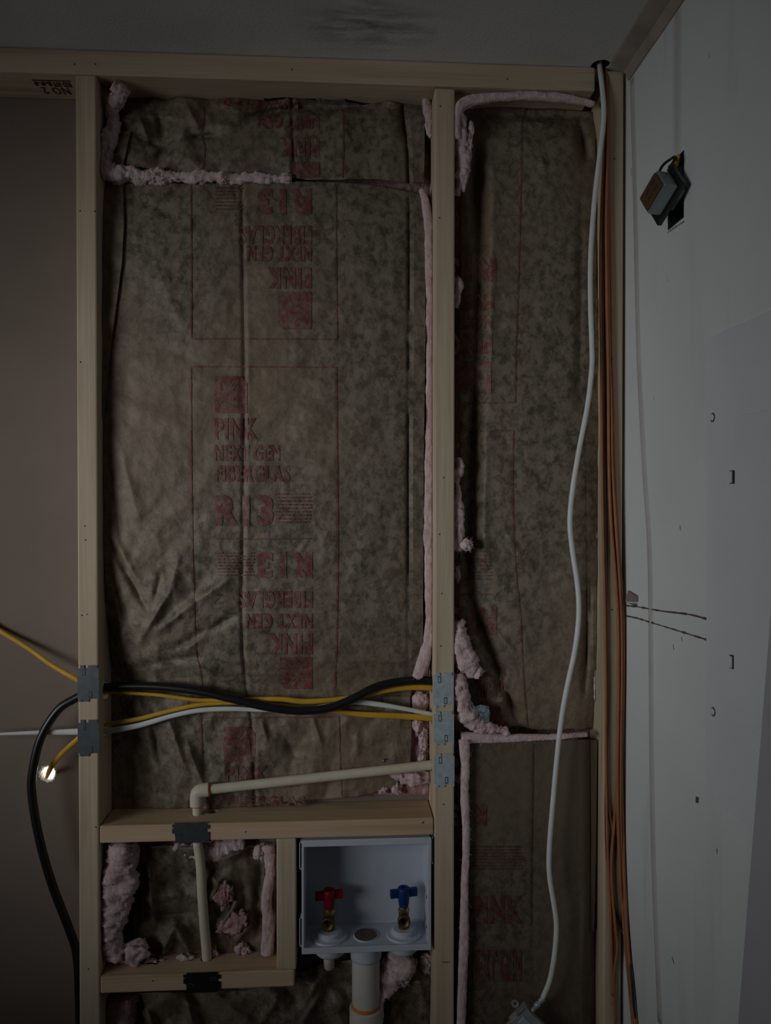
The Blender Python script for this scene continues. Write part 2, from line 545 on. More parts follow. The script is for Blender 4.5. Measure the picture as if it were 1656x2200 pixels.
wall_right = struct(box('wall_right', ROOM_X1, ROOM_X1+0.1, ROOM_Y0, ROOM_Y1, 0, CEIL, M_wall))
OB = (-0.238, -0.180, 2.062, 2.166)             # outlet opening y0, y1, z0, z1
cut(wall_right, [('box', (ROOM_X1-0.02, ROOM_X1+0.055, *OB)),
                 ('box', (ROOM_X1-0.02, ROOM_X1+0.02, *sorted((float(PX(1347, 1290)[1]), float(PX(1369, 1290)[1]))), float(PX(1360, 1300)[2]), float(PX(1360, 1290)[2])))])
wall_left = struct(box('wall_left', ROOM_X0-0.1, ROOM_X0, ROOM_Y0, ROOM_Y1, 0, CEIL, M_room))
wall_back = struct(box('wall_back', ROOM_X0, ROOM_X1, ROOM_Y0-0.1, ROOM_Y0, 0, CEIL, M_room))
cut(wall_left, [('box', (ROOM_X0-0.2, ROOM_X0+0.1, *WIN))])
# the lit room seen through the cable hole
struct(box('wall_next_room', -1.6, 0.6, 0.95, 1.0, 0, CEIL, M_gyp))

# taped joint along the ceiling corner
zt = float(PX(1450, 30)[2])
xa = ROOM_X1-0.035
bm = bmesh.new()
prof = [(xa, CEIL-0.0005), (xa, CEIL-0.003), (ROOM_X1-0.010, CEIL-0.012), (ROOM_X1-0.003, zt), (ROOM_X1-0.0002, zt)]
ys = np.linspace(-0.012, ROOM_Y0+0.01, 60)
rows = []
for y in ys:
    o_ = 0.003*float(fbm(y*9, 0.5, 3, 3))
    rows.append([bm.verts.new((x+(o_ if k < 2 else 0), y, z+(o_*1.5 if k > 2 else 0))) for k, (x, z) in enumerate(prof)])
for a, b in zip(rows, rows[1:]):
    for k in range(len(prof)-1): bm.faces.new((a[k], a[k+1], b[k+1], b[k]))
struct(bm_obj('trim_1', bm, M_trim))

# raised tape seam running down the right wall
pts = [(1358, 170), (1362, 330), (1366, 500), (1372, 760), (1384, 1000), (1396, 1200), (1399, 1500), (1402, 1760), (1408, 1960), (1418, 2200)]
tube('tape_seam', [PX(a, b) for a, b in pts], 0.009, 0.009, M_seam, wall_right, seg=10, n=60)
for o in wall_right.children:
    if o.name.startswith('tape_seam'):
        for v in o.data.vertices:
            v.co.x = ROOM_X1-0.0004 + (v.co.x-ROOM_X1)*0.10
# scored cut lines on the right wall
def wall_line(name, pts, w, mat, parent, seed=0, th=0.0012):
    c = catmull([PX(a, b) for a, b in pts], 50)
    vs, fs = [], []
    for i, p in enumerate(c):
        ww = w*(0.55+1.3*max(0, float(vnoise(i*0.6, seed, 5))-0.2))
        vs += [(ROOM_X1-th, p[1], p[2]+ww), (ROOM_X1-th, p[1], p[2]-ww), (ROOM_X1+0.001, p[1], p[2]+ww*1.2), (ROOM_X1+0.001, p[1], p[2]-ww*1.2)]
    for i in range(len(c)-1):
        a, b = i*4, i*4+4
        fs += [(a, a+1, b+1, b), (a+2, a, b, b+2), (a+1, a+3, b+3, b+1)]
    return mesh_obj(name, vs, fs, mat, parent)
wall_line('cut_line', [(1346, 1301), (1372, 1304), (1424, 1313), (1480, 1320), (1523, 1331)], 0.0013, M_scratch, wall_right, 1)
wall_line('cut_line', [(1344, 1323), (1372, 1329), (1414, 1342), (1460, 1356), (1498, 1368), (1524, 1376)], 0.0012, M_scratch, wall_right, 2)
for a, b, w in (((1446, 1385), (1448, 1396), .0009), ((1464, 1369), (1466, 1377), .0009), ((1495, 1718), (1501, 1719), .003), ((1461, 1132), (1462, 1137), .002),
                ((1444, 2056), (1448, 2070), .0012), ((1540, 1826), (1541, 1832), .002), ((1356, 364), (1356, 374), .003)):
    wall_line('scuff_mark', [a, ((a[0]+b[0])/2, (a[1]+b[1])/2), b], w, M_scratch, wall_right, a[0], 0.0006)
# torn flap of drywall paper above the little hole
q = [PX(a, b, ROOM_X1-0.001) for a, b in ((1353, 1269), (1370, 1280), (1370, 1293), (1354, 1292))]
bm = bmesh.new()
va = [bm.verts.new(v) for v in q]; vb = [bm.verts.new((v[0]-0.004-0.006*k, v[1], v[2])) for k, v in zip((0, 0, 1, 1), q)]
bm.faces.new(vb)
for k in range(4): bm.faces.new((va[k], va[(k+1) % 4], vb[(k+1) % 4], vb[k]))
bm_obj('torn_paper_flap', bm, M_drywall, wall_right)

# ------------------------------------------------------------------ framing lumber
XE = float(P(1278, 170, 0)[0])
plate = tag(box('top_plate', ROOM_X0, XE, 0, D, PL_B, PL_T-0.001, M_woodx, bevel=0.002), 'long horizontal pine top plate running under the grey ceiling', 'lumber')
s1 = tag(box('wall_stud', S1L, S1R, 0, D, 0, PL_B-0.0005, M_woodz, bevel=0.003), 'left pine stud beside the bare brown drywall bay', 'stud', 'wall studs')
s2 = tag(box('wall_stud', S2L, S2R, 0, D, 0, PL_B-0.004, M_woodz, bevel=0.003), 'middle pine stud carrying three steel plates between two insulated bays', 'stud', 'wall studs')
s3 = tag(box('wall_stud', S3L, S3R, 0, D, 0, CEIL-0.006, M_woodz, bevel=0.003), 'right pine stud behind the orange wires next to the white wall', 'stud', 'wall studs')
header = tag(box('blocking_board', S1R+0.0012, S2L-0.0012, 0, D, HD_B, HD_T, M_woodr, bevel=0.0025), 'horizontal pine block above the white valve box', 'lumber', 'horizontal blocking')
SBL, SBR = X0(594, 1950), X0(636, 1950)
lower = tag(box('blocking_board', S1R+0.0012, X0(632, 2105), 0, D, LB_B, LB_T, M_woodr, bevel=0.0025), 'short horizontal pine block at the bottom with black plate', 'lumber', 'horizontal blocking')
short = tag(box('short_stud', SBL, SBR, 0, D, LB_T+0.0005, HD_B-0.0005, M_woodz, bevel=0.0025), 'short upright pine block left of the white valve box', 'lumber')

YC = 0.0445
def hz(px, py): return float(P(px, py, YC)[2])
cut(s1, [('cyl', ((S1L+S1R)/2, YC, hz(210, 1484)), (1, 0, 0), 0.019, 0.1), ('cyl', ((S1L+S1R)/2, YC, hz(210, 1566)), (1, 0, 0), 0.0165, 0.1)])
cut(s2, [('cyl', ((S2L+S2R)/2, YC, hz(930, 1468)), (1, 0, 0), 0.018, 0.1), ('cyl', ((S2L+S2R)/2, YC, hz(930, 1539)), (1, 0, 0), 0.0150, 0.1), ('cyl', ((S2L+S2R)/2, YC, hz(925, 1645)), (1, 0, 0), 0.0115, 0.1)])
pz = P(424, 1745, YC); pz2 = P(444, 2065, YC)
hx = P(455, 1743, 0.055)
cut(header, [('cyl', (pz[0], YC, HD_T), (0, 0, 1), 0.0108, 0.2), ('cyl', (hx[0], 0.055, HD_T), (0, 0, 1), 0.011, 0.04)])
cut(lower, [('cyl', (pz2[0], YC, LB_T), (0, 0, 1), 0.0115, 0.2)])

def nail(parent, px, py, r=0.0014, mat=None):
    p = P(px, py, 0)
    lathe('nail', (p[0], 0.0004, p[2]), (0, -1, 0), [(0.0002, 0.0012), (r*0.7, 0.0011), (r, 0.0006), (r, -0.001)], mat or M_nail, parent, seg=8)
for par, lst in ((plate, ((160, 138), (205, 138), (627, 149), (1090, 170))), (s1, ((172, 453), (204, 454), (173, 778), (182, 1130), (184, 1160), (176, 1322), (206, 1777), (190, 2082))),
                 (s2, ((946, 228), (944, 468), (953, 1026), (944, 1148), (949, 1275), (947, 1388), (953, 1728))), (s3, ((1320, 341), (1314, 1310))), (header, ((528, 1787),)), (lower, ((328, 2107),))):
    for a, b in lst: nail(par, a, b)
nail(header, 908, 1766, 0.0032, M_shiny)
# dark knots and checks
def streak(parent, px, py, w, h, y=0.0):
    p = P(px, py, y)
    prism('wood_check', [(p[0]-w, p[2]), (p[0]-w*0.3, p[2]+h), (p[0]+w, p[2]+h*0.3), (p[0]+w*0.4, p[2]-h)], -0.0004, 0.001, M_scratch, parent)
streak(s2, 957, 2067, 0.009, 0.0012)
streak(s1, 187, 1320, 0.002, 0.001)

# ------------------------------------------------------------------ flat lettering helper
_glyph = {}
def glyphs(text, bold=0.03):
    key = (text, bold)
    if key not in _glyph:
        cu = bpy.data.curves.new('t', 'FONT'); cu.body = text; cu.offset = bold; cu.resolution_u = 3
        cu.space_character = 1.12
        o = bpy.data.objects.new('t', cu); C.objects.link(o)
        bpy.context.view_layer.update()
        me = bpy.data.meshes.new_from_object(o.evaluated_get(bpy.context.evaluated_depsgraph_get()))
        v = np.array([x.co[:2] for x in me.vertices]); f = [tuple(p.vertices) for p in me.polygons]
        bpy.data.objects.remove(o); bpy.data.curves.remove(cu)
        lo, hi = v.min(0), v.max(0)
        _glyph[key] = ((v-lo)/(hi-lo), f)
    return _glyph[key]

def grid_cut(v, f, nx, ny):
    bm = bmesh.new()
    vs = [bm.verts.new((a, b, 0)) for a, b in v]
    for q in f:
        try: bm.faces.new([vs[i] for i in q])
        except ValueError: pass
    for i in range(1, nx):
        bmesh.ops.bisect_plane(bm, geom=bm.verts[:]+bm.edges[:]+bm.faces[:], plane_co=(i/nx, 0, 0), plane_no=(1, 0, 0), dist=1e-6)
    for i in range(1, ny):
        bmesh.ops.bisect_plane(bm, geom=bm.verts[:]+bm.edges[:]+bm.faces[:], plane_co=(0, i/ny, 0), plane_no=(0, 1, 0), dist=1e-6)
    bm.verts.index_update()
    vv = np.array([x.co[:2] for x in bm.verts]); ff = [[x.index for x in q.verts] for q in bm.faces]
    bm.free()
    return vv, ff

# grade stamp under the top plate, upside down
def flat_under(text, px0, px1, y0, y1, bold):
    v, f = glyphs(text, bold)
    xa = float(P(px0, 190, 0.05)[0]); xb = float(P(px1, 190, 0.05)[0])
    vs = [(xb-(xb-xa)*a, y0+(y1-y0)*b, PL_B-0.0006) for a, b in v]
    return mesh_obj('printed_lettering', vs, f, M_stamp, plate)
flat_under('NO 2', 88, 146, 0.046, 0.070, 0.01)
flat_under('KD HT', 120, 158, 0.028, 0.044, 0.05)
flat_under('S-P-F', 80, 118, 0.026, 0.042, 0.06)
bm = bmesh.new()
xa, xb = float(P(76, 185, 0.04)[0]), float(P(158, 185, 0.04)[0])
bm_box(bm, xa, xb, 0.022, 0.025, PL_B-0.0006, PL_B)
bm_obj('printed_line', bm, M_stamp, plate)

# ------------------------------------------------------------------ insulation batts
class Sheet:
    """crumpled sheet of kraft paper measured on the photograph: edges in photo position, depth Y(px, py)"""
    def __init__(self, name, top, bot, left, right, yf, mat, parent, step=4.0, thick=0.0012, ragged=0.0, seed=0):
        self.mat = mat
        t0, t1 = min(top), max(bot)
        nx = int((max(right[1])-min(left[1]))/step)+1
        ny = int((t1-t0)/step)+1
        u = np.linspace(0, 1, nx); v = np.linspace(0, 1, ny)
        U, V = np.meshgrid(u, v)
        tp = np.interp(U, np.linspace(0, 1, len(top)), top)
        bt = np.interp(U, np.linspace(0, 1, len(bot)), bot)
        if ragged: bt = bt + ragged*2*fbm(U*14, U*0+seed, seed, 4)
        PY = tp+(bt-tp)*V
        L = np.interp(PY, left[0], left[1]); R = np.interp(PY, right[0], right[1])
        if ragged: L = L+ragged*fbm(PY/40, PY*0+3, seed, 3); R = R+ragged*fbm(PY/40, PY*0+8, seed, 3)
        PXs = L+(R-L)*U
        Y = yf(PXs, PY)
        self.PX, self.PY, self.Y = PXs, PY, Y
        self.top, self.bot, self.left, self.right = top, bot, left, right
        G = P(PXs, PY, Y)
        n = nx*ny
        front = G.reshape(-1, 3)
        back = front+np.array([0, thick, 0])
        verts = np.vstack([front, back])
        i, j = np.meshgrid(np.arange(ny-1), np.arange(nx-1), indexing='ij')
        a = (i*nx+j).ravel(); b = a+1; c = a+nx+1; d = a+nx
        faces = np.column_stack([a, d, c, b]).tolist()
        edge = list(range(nx))+[k*nx+nx-1 for k in range(1, ny)]+[(ny-1)*nx+k for k in range(nx-2, -1, -1)]+[k*nx for k in range(ny-2, 0, -1)]
        for p_, q_ in zip(edge, edge[1:]+edge[:1]): faces.append((p_, q_, q_+n, p_+n))
        self.obj = mesh_obj(name, verts, faces, mat, parent, smooth=True)
        self.nx, self.ny = nx, ny
    def depth(self, px, py):
        px = np.asarray(px, float); py = np.asarray(py, float)
        L = np.interp(py, self.left[0], self.left[1]); R = np.interp(py, self.right[0], self.right[1])
        U = np.clip((px-L)/(R-L), 0, 1)
        tp = np.interp(U, np.linspace(0, 1, len(self.top)), self.top); bt = np.interp(U, np.linspace(0, 1, len(self.bot)), self.bot)
        V = np.clip((py-tp)/(bt-tp), 0, 1)
        x = U*(self.nx-1); y = V*(self.ny-1)
        i = np.minimum(y.astype(int), self.ny-2); j = np.minimum(x.astype(int), self.nx-2)
        fx, fy = x-j, y-i
        Y = self.Y
        return (Y[i, j]*(1-fx)+Y[i, j+1]*fx)*(1-fy)+(Y[i+1, j]*(1-fx)+Y[i+1, j+1]*fx)*fy
    def onto(self, name, vv, ff, off=0.00105, mat=None):
        vv = np.array(vv, float)
        p = P(vv[:, 0], vv[:, 1], self.depth(vv[:, 0], vv[:, 1])-off)
        return mesh_obj(name, p, ff, mat or (M_redd if self.mat is M_paperd else M_red), self.obj, smooth=True)
    def text(self, s, x0, y0, x1, y1, flip=False, bold=0.045, warp=None, mat=None, off=0.00105):
        if s == 'R13': bold = 0.055
        v, f = glyphs(s, bold)
        vv, ff = grid_cut(v, f, max(1, int((x1-x0)/9)), max(1, int((y1-y0)/9)))
        a, b = vv[:, 0], vv[:, 1]
        if flip: a, b = 1-a, 1-b
        X = x0+(x1-x0)*a; Yp = y1-(y1-y0)*b
        if warp is not None: X, Yp = warp(X, Yp)
        return self.onto('printed_lettering', np.column_stack([X, Yp]), ff, off, mat)
    def rule(self, pts, w=1.4):
        c = catmull(pts, max(6, int(sum(math.dist(p, q) for p, q in zip(pts, pts[1:]))/6)))
        t = np.gradient(c, axis=0); t /= np.linalg.norm(t, axis=1)[:, None]
        nrm = np.column_stack([-t[:, 1], t[:, 0]])
        vv = np.vstack([c+nrm*w, c-nrm*w]); n = len(c)
        return self.onto('printed_line', vv, [(i, i+1, n+i+1, n+i) for i in range(n-1)])
    def rect(self, x0, y0, x1, y1, name='printed_logo', notch=0.18, flip=False):
        s = notch
        v = [(0, 0), (1, 0), (1, 1-s), (1-s, 1), (0, 1)] if not flip else [(s, 0), (1, 0), (1, 1), (0, 1), (0, s)]
        vv, ff = grid_cut(np.array(v, float), [tuple(range(5))], max(2, int((x1-x0)/7)), max(2, int((y1-y0)/7)))
        return self.onto(name, np.column_stack([x0+(x1-x0)*vv[:, 0], y1-(y1-y0)*vv[:, 1]]), ff)
    def fine(self, x0, y0, x1, y1, rows=7, seed=1):
        rnd = random.Random(seed); vv, ff = [], []
        h = (y1-y0)/rows
        for r in range(rows):
            x = x0; y = y0+r*h
            while x < x1-3:
                L = min(rnd.uniform(5, 16), x1-x)
                k = len(vv)
                vv += [(x, y), (x+L, y), (x+L, y+h*0.42), (x, y+h*0.42)]; ff.append((k, k+1, k+2, k+3))
                x += L+rnd.uniform(1.5, 3)
        return self.onto('printed_lettering', vv, ff)

def logo(S, x0, y0, x1, y1, flip=False, letter=True):
    S.rect(x0, y0, x1, y1, flip=flip)
    if letter:
        w, h = x1-x0, y1-y0
        for s, a, b in (('OWENS', 0.58, 0.70), ('CORNING', 0.73, 0.86)):
            ya, yb = (y0+h*a, y0+h*b) if not flip else (y0+h*(1-b), y0+h*(1-a))
            S.text(s, x0+w*0.12, ya, x0+w*(0.72 if s == 'OWENS' else 0.86), yb, flip=flip, bold=0.0, mat=M_paper, off=0.0016)
        pts = [(0.2, 0.45), (0.45, 0.32), (0.6, 0.12)]
        for dx in (0, 0.12):
            c = np.array([(x0+w*(a+dx), y0+h*b) if not flip else (x1-w*(a+dx), y1-h*b) for a, b in pts])
            cc = catmull(c, 12); n = len(cc)
            S.onto('printed_line', np.vstack([cc+[1.1, 0.6], cc-[1.1, 0.6]]), [(i, i+1, n+i+1, n+i) for i in range(n-1)], 0.0013, M_paper)

def fiber_slab(name, x0, x1, y0, y1, yA, yB, parent, mat=None, seed=0, step=9.0):
    """lumpy block of glass wool behind the paper, photo positions, from depth yA to yB"""
    nx = int((x1-x0)/step)+2; ny = int((y1-y0)/step)+2
    U, V = np.meshgrid(np.linspace(x0, x1, nx), np.linspace(y0, y1, ny))
    Y = yA+0.003*fbm(U/30, V/45, seed, 4)
    G = P(U, V, Y).reshape(-1, 3)
    B = P(U, V, yB).reshape(-1, 3)
    B[:, 0] = G[:, 0]; B[:, 2] = G[:, 2]
    n = nx*ny
    i, j = np.meshgrid(np.arange(ny-1), np.arange(nx-1), indexing='ij')
    a = (i*nx+j).ravel()
    faces = np.column_stack([a, a+nx, a+nx+1, a+1]).tolist()
    edge = list(range(nx))+[k*nx+nx-1 for k in range(1, ny)]+[(ny-1)*nx+k for k in range(nx-2, -1, -1)]+[k*nx for k in range(ny-2, 0, -1)]
    for p_, q_ in zip(edge, edge[1:]+edge[:1]): faces.append((p_, q_, q_+n, p_+n))
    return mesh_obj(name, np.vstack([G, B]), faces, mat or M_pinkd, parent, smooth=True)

def fluff(o, seed=0, n=160, length=0.006, amp=0.0035):
    """roughen a wool part in 3D and let loose fibres stand off its surface"""
    me = o.data
    vs = me.vertices
    k = len(vs)
    co = np.empty(k*3); vs.foreach_get('co', co); co = co.reshape(-1, 3)
    nr = np.empty(k*3); me.vertex_normals.foreach_get('vector', nr); nr = nr.reshape(-1, 3)
    sv = Vector((seed*1.37, seed*0.71, seed*2.11))
    dsp = np.array([mnoise.turbulence(Vector(c)*48+sv, 3, False)*1.0-0.55+0.5*mnoise.noise(Vector((c[0]*260, c[1]*260, c[2]*170))+sv) for c in co])
    co = co + nr*(dsp*amp)[:, None]
    vs.foreach_set('co', co.ravel()); me.update()
    rs = random.Random(seed)
    V, Fc = [], []
    for _ in range(n):
        q = rs.randrange(k)
        p = Vector(co[q]); d = Vector(nr[q])*0.6+Vector((rs.uniform(-1, 1), rs.uniform(-0.5, 0.3), rs.uniform(-1.2, 1.0)))
        d.normalize()
        if d.y > 0.3: d.y *= -1
        L = length*rs.uniform(0.4, 1.6); w = 0.00022
        sd = d.cross(Vector((0, 1, 0)))
        if sd.length < 0.1: sd = Vector((1, 0, 0))
        sd.normalize()
        bend = Vector((rs.uniform(-1, 1), 0, rs.uniform(-1, 1)))*L*0.35
        b = len(V)
        V += [p-sd*w, p+sd*w, p+d*L*0.5+bend*0.3+sd*w*0.8, p+d*L*0.5+bend*0.3-sd*w*0.8, p+d*L+bend]
        Fc += [(b, b+1, b+2, b+3), (b+3, b+2, b+4)]
    h = mesh_obj('loose_fibers', V, Fc, M_wisp, o)
    h['kind'] = 'stuff'
    return o

def pink_strip(pts, parent, w=7.0, y=0.04, d=0.012, rough=0.35, seed=0, mat=None, name='fiberglass_edge'):
    """ragged band of glass wool; pts (px, py[, half width px]), depth y"""
    q = [(p[0], p[1], (p[2] if len(p) > 2 else w), (p[3] if len(p) > 3 else y)) for p in pts]
    L = sum(math.dist(a[:2], b[:2]) for a, b in zip(q, q[1:]))
    wm = max(ww for *_, ww, yy in q)
    o = tube(name, [P(a, b, yy) for a, b, ww, yy in q], [ww*0.00090 for *_, ww, yy in q], [min(d, ww*0.0010) for *_, ww, yy in q], mat or M_pink, parent,
             seg=24, n=max(16, int(L/2.6)), rough=rough*0.9, seed=seed, fine=0.9, power=0.7)
    return fluff(o, seed, int(60+L*0.6), 0.0035+0.00022*wm, min(0.0017, 0.0003+0.00007*wm) if rough < 0.3 else min(0.0085, 0.0010+0.00040*wm))

def pink_blob(px, py, rx, ry, y, parent, d=None, seed=0, mat=None, rough=0.5, name='fiberglass_tuft', tilt=0.0):
    bm = bmesh.new()
    bmesh.ops.create_icosphere(bm, subdivisions=4, radius=1.0)
    c = P(px, py, y)
    d = d if d is not None else min(rx, ry)*0.0008
    ct, st_ = math.cos(tilt), math.sin(tilt)
    for v in bm.verts:
        k = v.co.copy()
        n1 = mnoise.fractal(Vector((k.x*1.6+seed*3.7, k.y*1.6, k.z*1.1)), 0.9, 2.1, 4)
        n2 = mnoise.noise(Vector((k.x*7+seed, k.y*7, k.z*3.5)))
        r = max(0.35, 1+rough*n1+0.10*n2)
        x, z = k.x*rx*0.00085*r, k.z*ry*0.00085*r
        v.co = (c[0]+x*ct-z*st_, c[1]+k.y*d*r, c[2]+x*st_+z*ct)
    o = bm_obj(name, bm, mat or M_pink, parent, smooth=True)
    return fluff(o, seed, 90, 0.005, 0.003)

# ---- tall batt in the left bay
b1 = thing('insulation_batt', P(560, 1740, 0.06), 'tall paper-faced pink insulation batt filling the wide bay behind the cables', 'insulation', 'insulation batts')
CRX = ((380, 519), (780, 525), (1100, 523), (1300, 519), (1400, 522), (1480, 529), (1545, 540), (1640, 545), (1760, 548))
def crease(px, py, tab, w, amp):
    xc = np.interp(py, [t[0] for t in tab], [t[1] for t in tab])
    d = px-xc
    return amp*np.exp(-(d/w)**2) - amp*0.15*np.exp(-((d-10)/6)**2)
FOLD1 = [((291, 1391), (366, 1269), .010, 11), ((332, 1362), (423, 1289), .010, 12), ((415, 1295), (500, 1240), .008, 13), ((389, 1409), (470, 1330), .006, 10),
         ((301, 1428), (440, 1409), -.009, 11), ((362, 1399), (510, 1320), -.008, 10), ((237, 1165), (325, 1325), -.007, 8), ((248, 1160), (300, 1260), .005, 9),
         ((240, 1225), (280, 1375), -.008, 9), ((389, 1180), (360, 1280), .006, 10), ((345, 1230), (330, 1300), -.005, 8), ((400, 1420), (470, 1440), .007, 16),
         ((640, 1190), (665, 1155), .003, 5), ((255, 950), (300, 1120), .004, 14), ((235, 1000), (262, 1170), -.004, 9), ((330, 560), (400, 720), .003, 18), ((280, 420), (390, 470), -.003, 14),
         ((300, 1480), (420, 1460), .006, 12), ((330, 1560), (345, 1640), -.010, 10), ((360, 1540), (400, 1660), .010, 12), ((400, 1590), (440, 1700), .008, 10), ((560, 1545), (575, 1600), .007, 8),
         ((670, 1540), (690, 1600), .006, 7), ((600, 1560), (640, 1640), -.006, 14), ((285, 1560), (330, 1700), -.012, 16), ((420, 1440), (700, 1455), .004, 12)]
def y_main(px, py):
    y = np.interp(py, [385, 420, 500, 900, 1200, 1340, 1420, 1455, 1490, 1600, 1700, 1760], [.042, .032, .024, .017, .016, .020, .034, .054, .062, .062, .066, .072])
    y = y + 0.016*np.abs((px-565)/350)**3.0
    y = y + 0.030*np.exp(-((px-222)/45)**2)*sstep(1180, 1450, py)
    y = y + crease(px, py, CRX, 3.4, 0.0055)
    y = y + 1.35*folds(px, py, FOLD1)
    y = y + 0.006*np.exp(-((px-np.interp(py, [420, 700, 1000, 1440], [878, 878, 876, 877]))/3.0)**2)*sstep(400, 450, py)*sstep(1450, 1400, py)*(0.35+sstep(0.3, 0.6, vnoise(py/70, py*0, 3)))
    lowleft = np.exp(-(((px-330)/150)**2+((py-1330)/170)**2))
    y = y - 0.0040*ridged(px/75, py/85, 4, 3)*(1+1.6*lowleft) + 0.006*fbm(px/150, py/190, 6, 3)
    y = y - 0.0022*ridged(px/26, py/30, 9, 2)*(0.5+1.2*sstep(1420, 1560, py))
    y = y + crumple(px, py, 5, 70)*(0.0026+0.0045*lowleft+0.004*sstep(1430, 1560, py))
    return np.clip(y, 0.004, 0.0775)
main = Sheet('kraft_paper', [388, 392, 394, 394, 391, 389, 391, 398, 418], [1756, 1752, 1744, 1738, 1732, 1722, 1716, 1712, 1690],
             ([385, 900, 1200, 1400, 1460, 1760], [219, 219, 219, 226, 236, 238]), ([385, 410, 440, 1400, 1440, 1480, 1640, 1760], [895, 906, 912, 909, 896, 885, 870, 835]), y_main, M_paper, b1, step=3.6, ragged=3.0, seed=2)
fiber_slab('fiberglass', 213, 928, 392, 1708, 0.0815, 0.0895, b1, seed=3)
# upper block of print, upside down
S = main
S.text('R13', 553, 404, 669, 461, True); S.text('FIBERGLAS', 514, 484, 669, 526, True); S.text('NEXT GEN', 530, 527, 669, 562, True); S.text('PINK', 574, 574, 669, 620, True)
logo(S, 598, 627, 669, 708, True); S.fine(463, 402, 522, 455, 7, 3)
S.rule([(410, 398), (411, 560), (411, 728)]); S.rule([(722, 398), (722, 560), (724, 728)]); S.rule([(411, 728), (560, 728), (724, 729)])
# middle block, upright
S.rule([(410, 788), (560, 788), (722, 789)]); S.rule([(410, 788), (411, 1000), (413, 1150), (416, 1290), (421, 1400), (430, 1440), (434, 1478)]); S.rule([(722, 789), (724, 1000), (725, 1200), (723, 1380), (720, 1478)], 1.7)
logo(S, 462, 808, 531, 888); S.text('PINK', 461, 898, 553, 945); S.text('NEXT GEN', 460, 955, 601, 991); S.text('FIBERGLAS', 462, 1000, 623, 1036); S.text('R13', 462, 1064, 587, 1131)
S.fine(592, 1060, 669, 1128, 9, 4); S.rule([(468, 1158), (560, 1158), (668, 1157)])
# lower block, upside down
S.text('R13', 552, 1185, 671, 1243, True); S.fine(467, 1187, 546, 1241, 8, 5); S.text('FIBERGLAS', 513, 1270, 671, 1307, True); S.text('NEXT GEN', 527, 1318, 671, 1351, True); S.text('PINK', 577, 1360, 671, 1406, True)
logo(S, 600, 1412, 671, 1480, True)
# bottom block, upright
S.rule([(431, 1542), (560, 1542), (728, 1540)]); S.rule([(431, 1542), (434, 1620), (437, 1690)]); S.rule([(728, 1540), (730, 1620), (734, 1715)])
logo(S, 480, 1562, 548, 1637); S.text('PINK', 483, 1645, 576, 1680); S.text('FIBERGLAS', 488, 1710, 655, 1731)
# stapling flanges
def flange(parent, pts, y, mat=None, w2=None, thick=0.0009, name='stapling_flange'):
    """pts rows (py, x_left, x_right); a flat strip of doubled paper standing just off the sheet"""
    py = np.linspace(pts[0][0], pts[-1][0], int((pts[-1][0]-pts[0][0])/8)+2)
    a = np.interp(py, [p[0] for p in pts], [p[1] for p in pts]); b = np.interp(py, [p[0] for p in pts], [p[2] for p in pts])
    k = 5; rows = []
    for i, yy in enumerate(py):
        for t in np.linspace(0, 1, k):
            x = a[i]+(b[i]-a[i])*t
            rows.append(P(x, yy, (y(x, yy) if callable(y) else y)+0.0008*float(fbm(x/9, yy/30, 12, 2))))
    rows = np.array(rows); n = len(rows)
    V = np.vstack([rows, rows+np.array([0, thick, 0])]); f = []
    m = len(py)
    for i in range(m-1):
        for j in range(k-1): 
            q = i*k+j; f.append((q, q+k, q+k+1, q+1)); f.append((q+n, q+1+n, q+k+1+n, q+k+n))
        f.append((i*k, i*k+n, (i+1)*k+n, (i+1)*k)); f.append((i*k+k-1, (i+1)*k+k-1, (i+1)*k+k-1+n, i*k+k-1+n))
    for i in (0, m-1):
        for j in range(k-1):
            q = i*k+j; f.append((q, q+1, q+1+n, q+n))
    return mesh_obj(name, V, f, mat or M_paper, parent)
lift = lambda S, d: (lambda x, y: float(S.depth(np.array([x]), np.array([y]))[0])-d)
flange(b1, [(392, 217, 264), (480, 216, 266), (560, 216, 262), (640, 217, 252), (740, 218, 238), (840, 218, 228), (900, 219, 222)], lift(main, 0.006))
flange(b1, [(424, 882, 912), (700, 881, 914), (1000, 879, 910), (1200, 880, 909), (1380, 880, 908), (1440, 880, 898)], lift(main, 0.0035))
flange(b1, [(1496, 822, 880), (1560, 835, 884), (1620, 848, 882), (1652, 856, 880)], lift(main, 0.004))
pink_strip([(905, 408, 4), (914, 440, 8), (921, 520, 9), (922, 640, 9), (921, 760, 8), (922, 900, 9), (920, 1020, 11), (919, 1150, 12), (921, 1250, 11), (923, 1330, 10), (917, 1390, 11), (903, 1440, 12), (893, 1456, 7)], b1, y=0.040, d=0.012, seed=5, rough=0.25)
pink_strip([(214, 400, 4), (215, 600, 4), (216, 900, 3), (217, 1000, 3)], b1, y=0.062, seed=6, mat=M_pinkd)
for a in ((902, 1512, 20, 26, .074), (896, 1555, 14, 26, .074), (908, 1590, 11, 30, .076), (906, 1625, 10, 18, .074)):
    pink_blob(*a, b1, seed=a[1], d=0.010, rough=0.4)
pink_blob(892, 1672, 40, 17, .066, b1, d=0.014, seed=4, rough=0.45); pink_blob(862, 1664, 24, 10, .072, b1, d=0.010, seed=14, rough=0.5); pink_blob(852, 1694, 13, 14, .074, b1, d=0.010, seed=15, rough=0.6)
pink_blob(822, 1694, 14, 8, .075, b1, d=0.008, seed=16, rough=0.6, tilt=0.5)

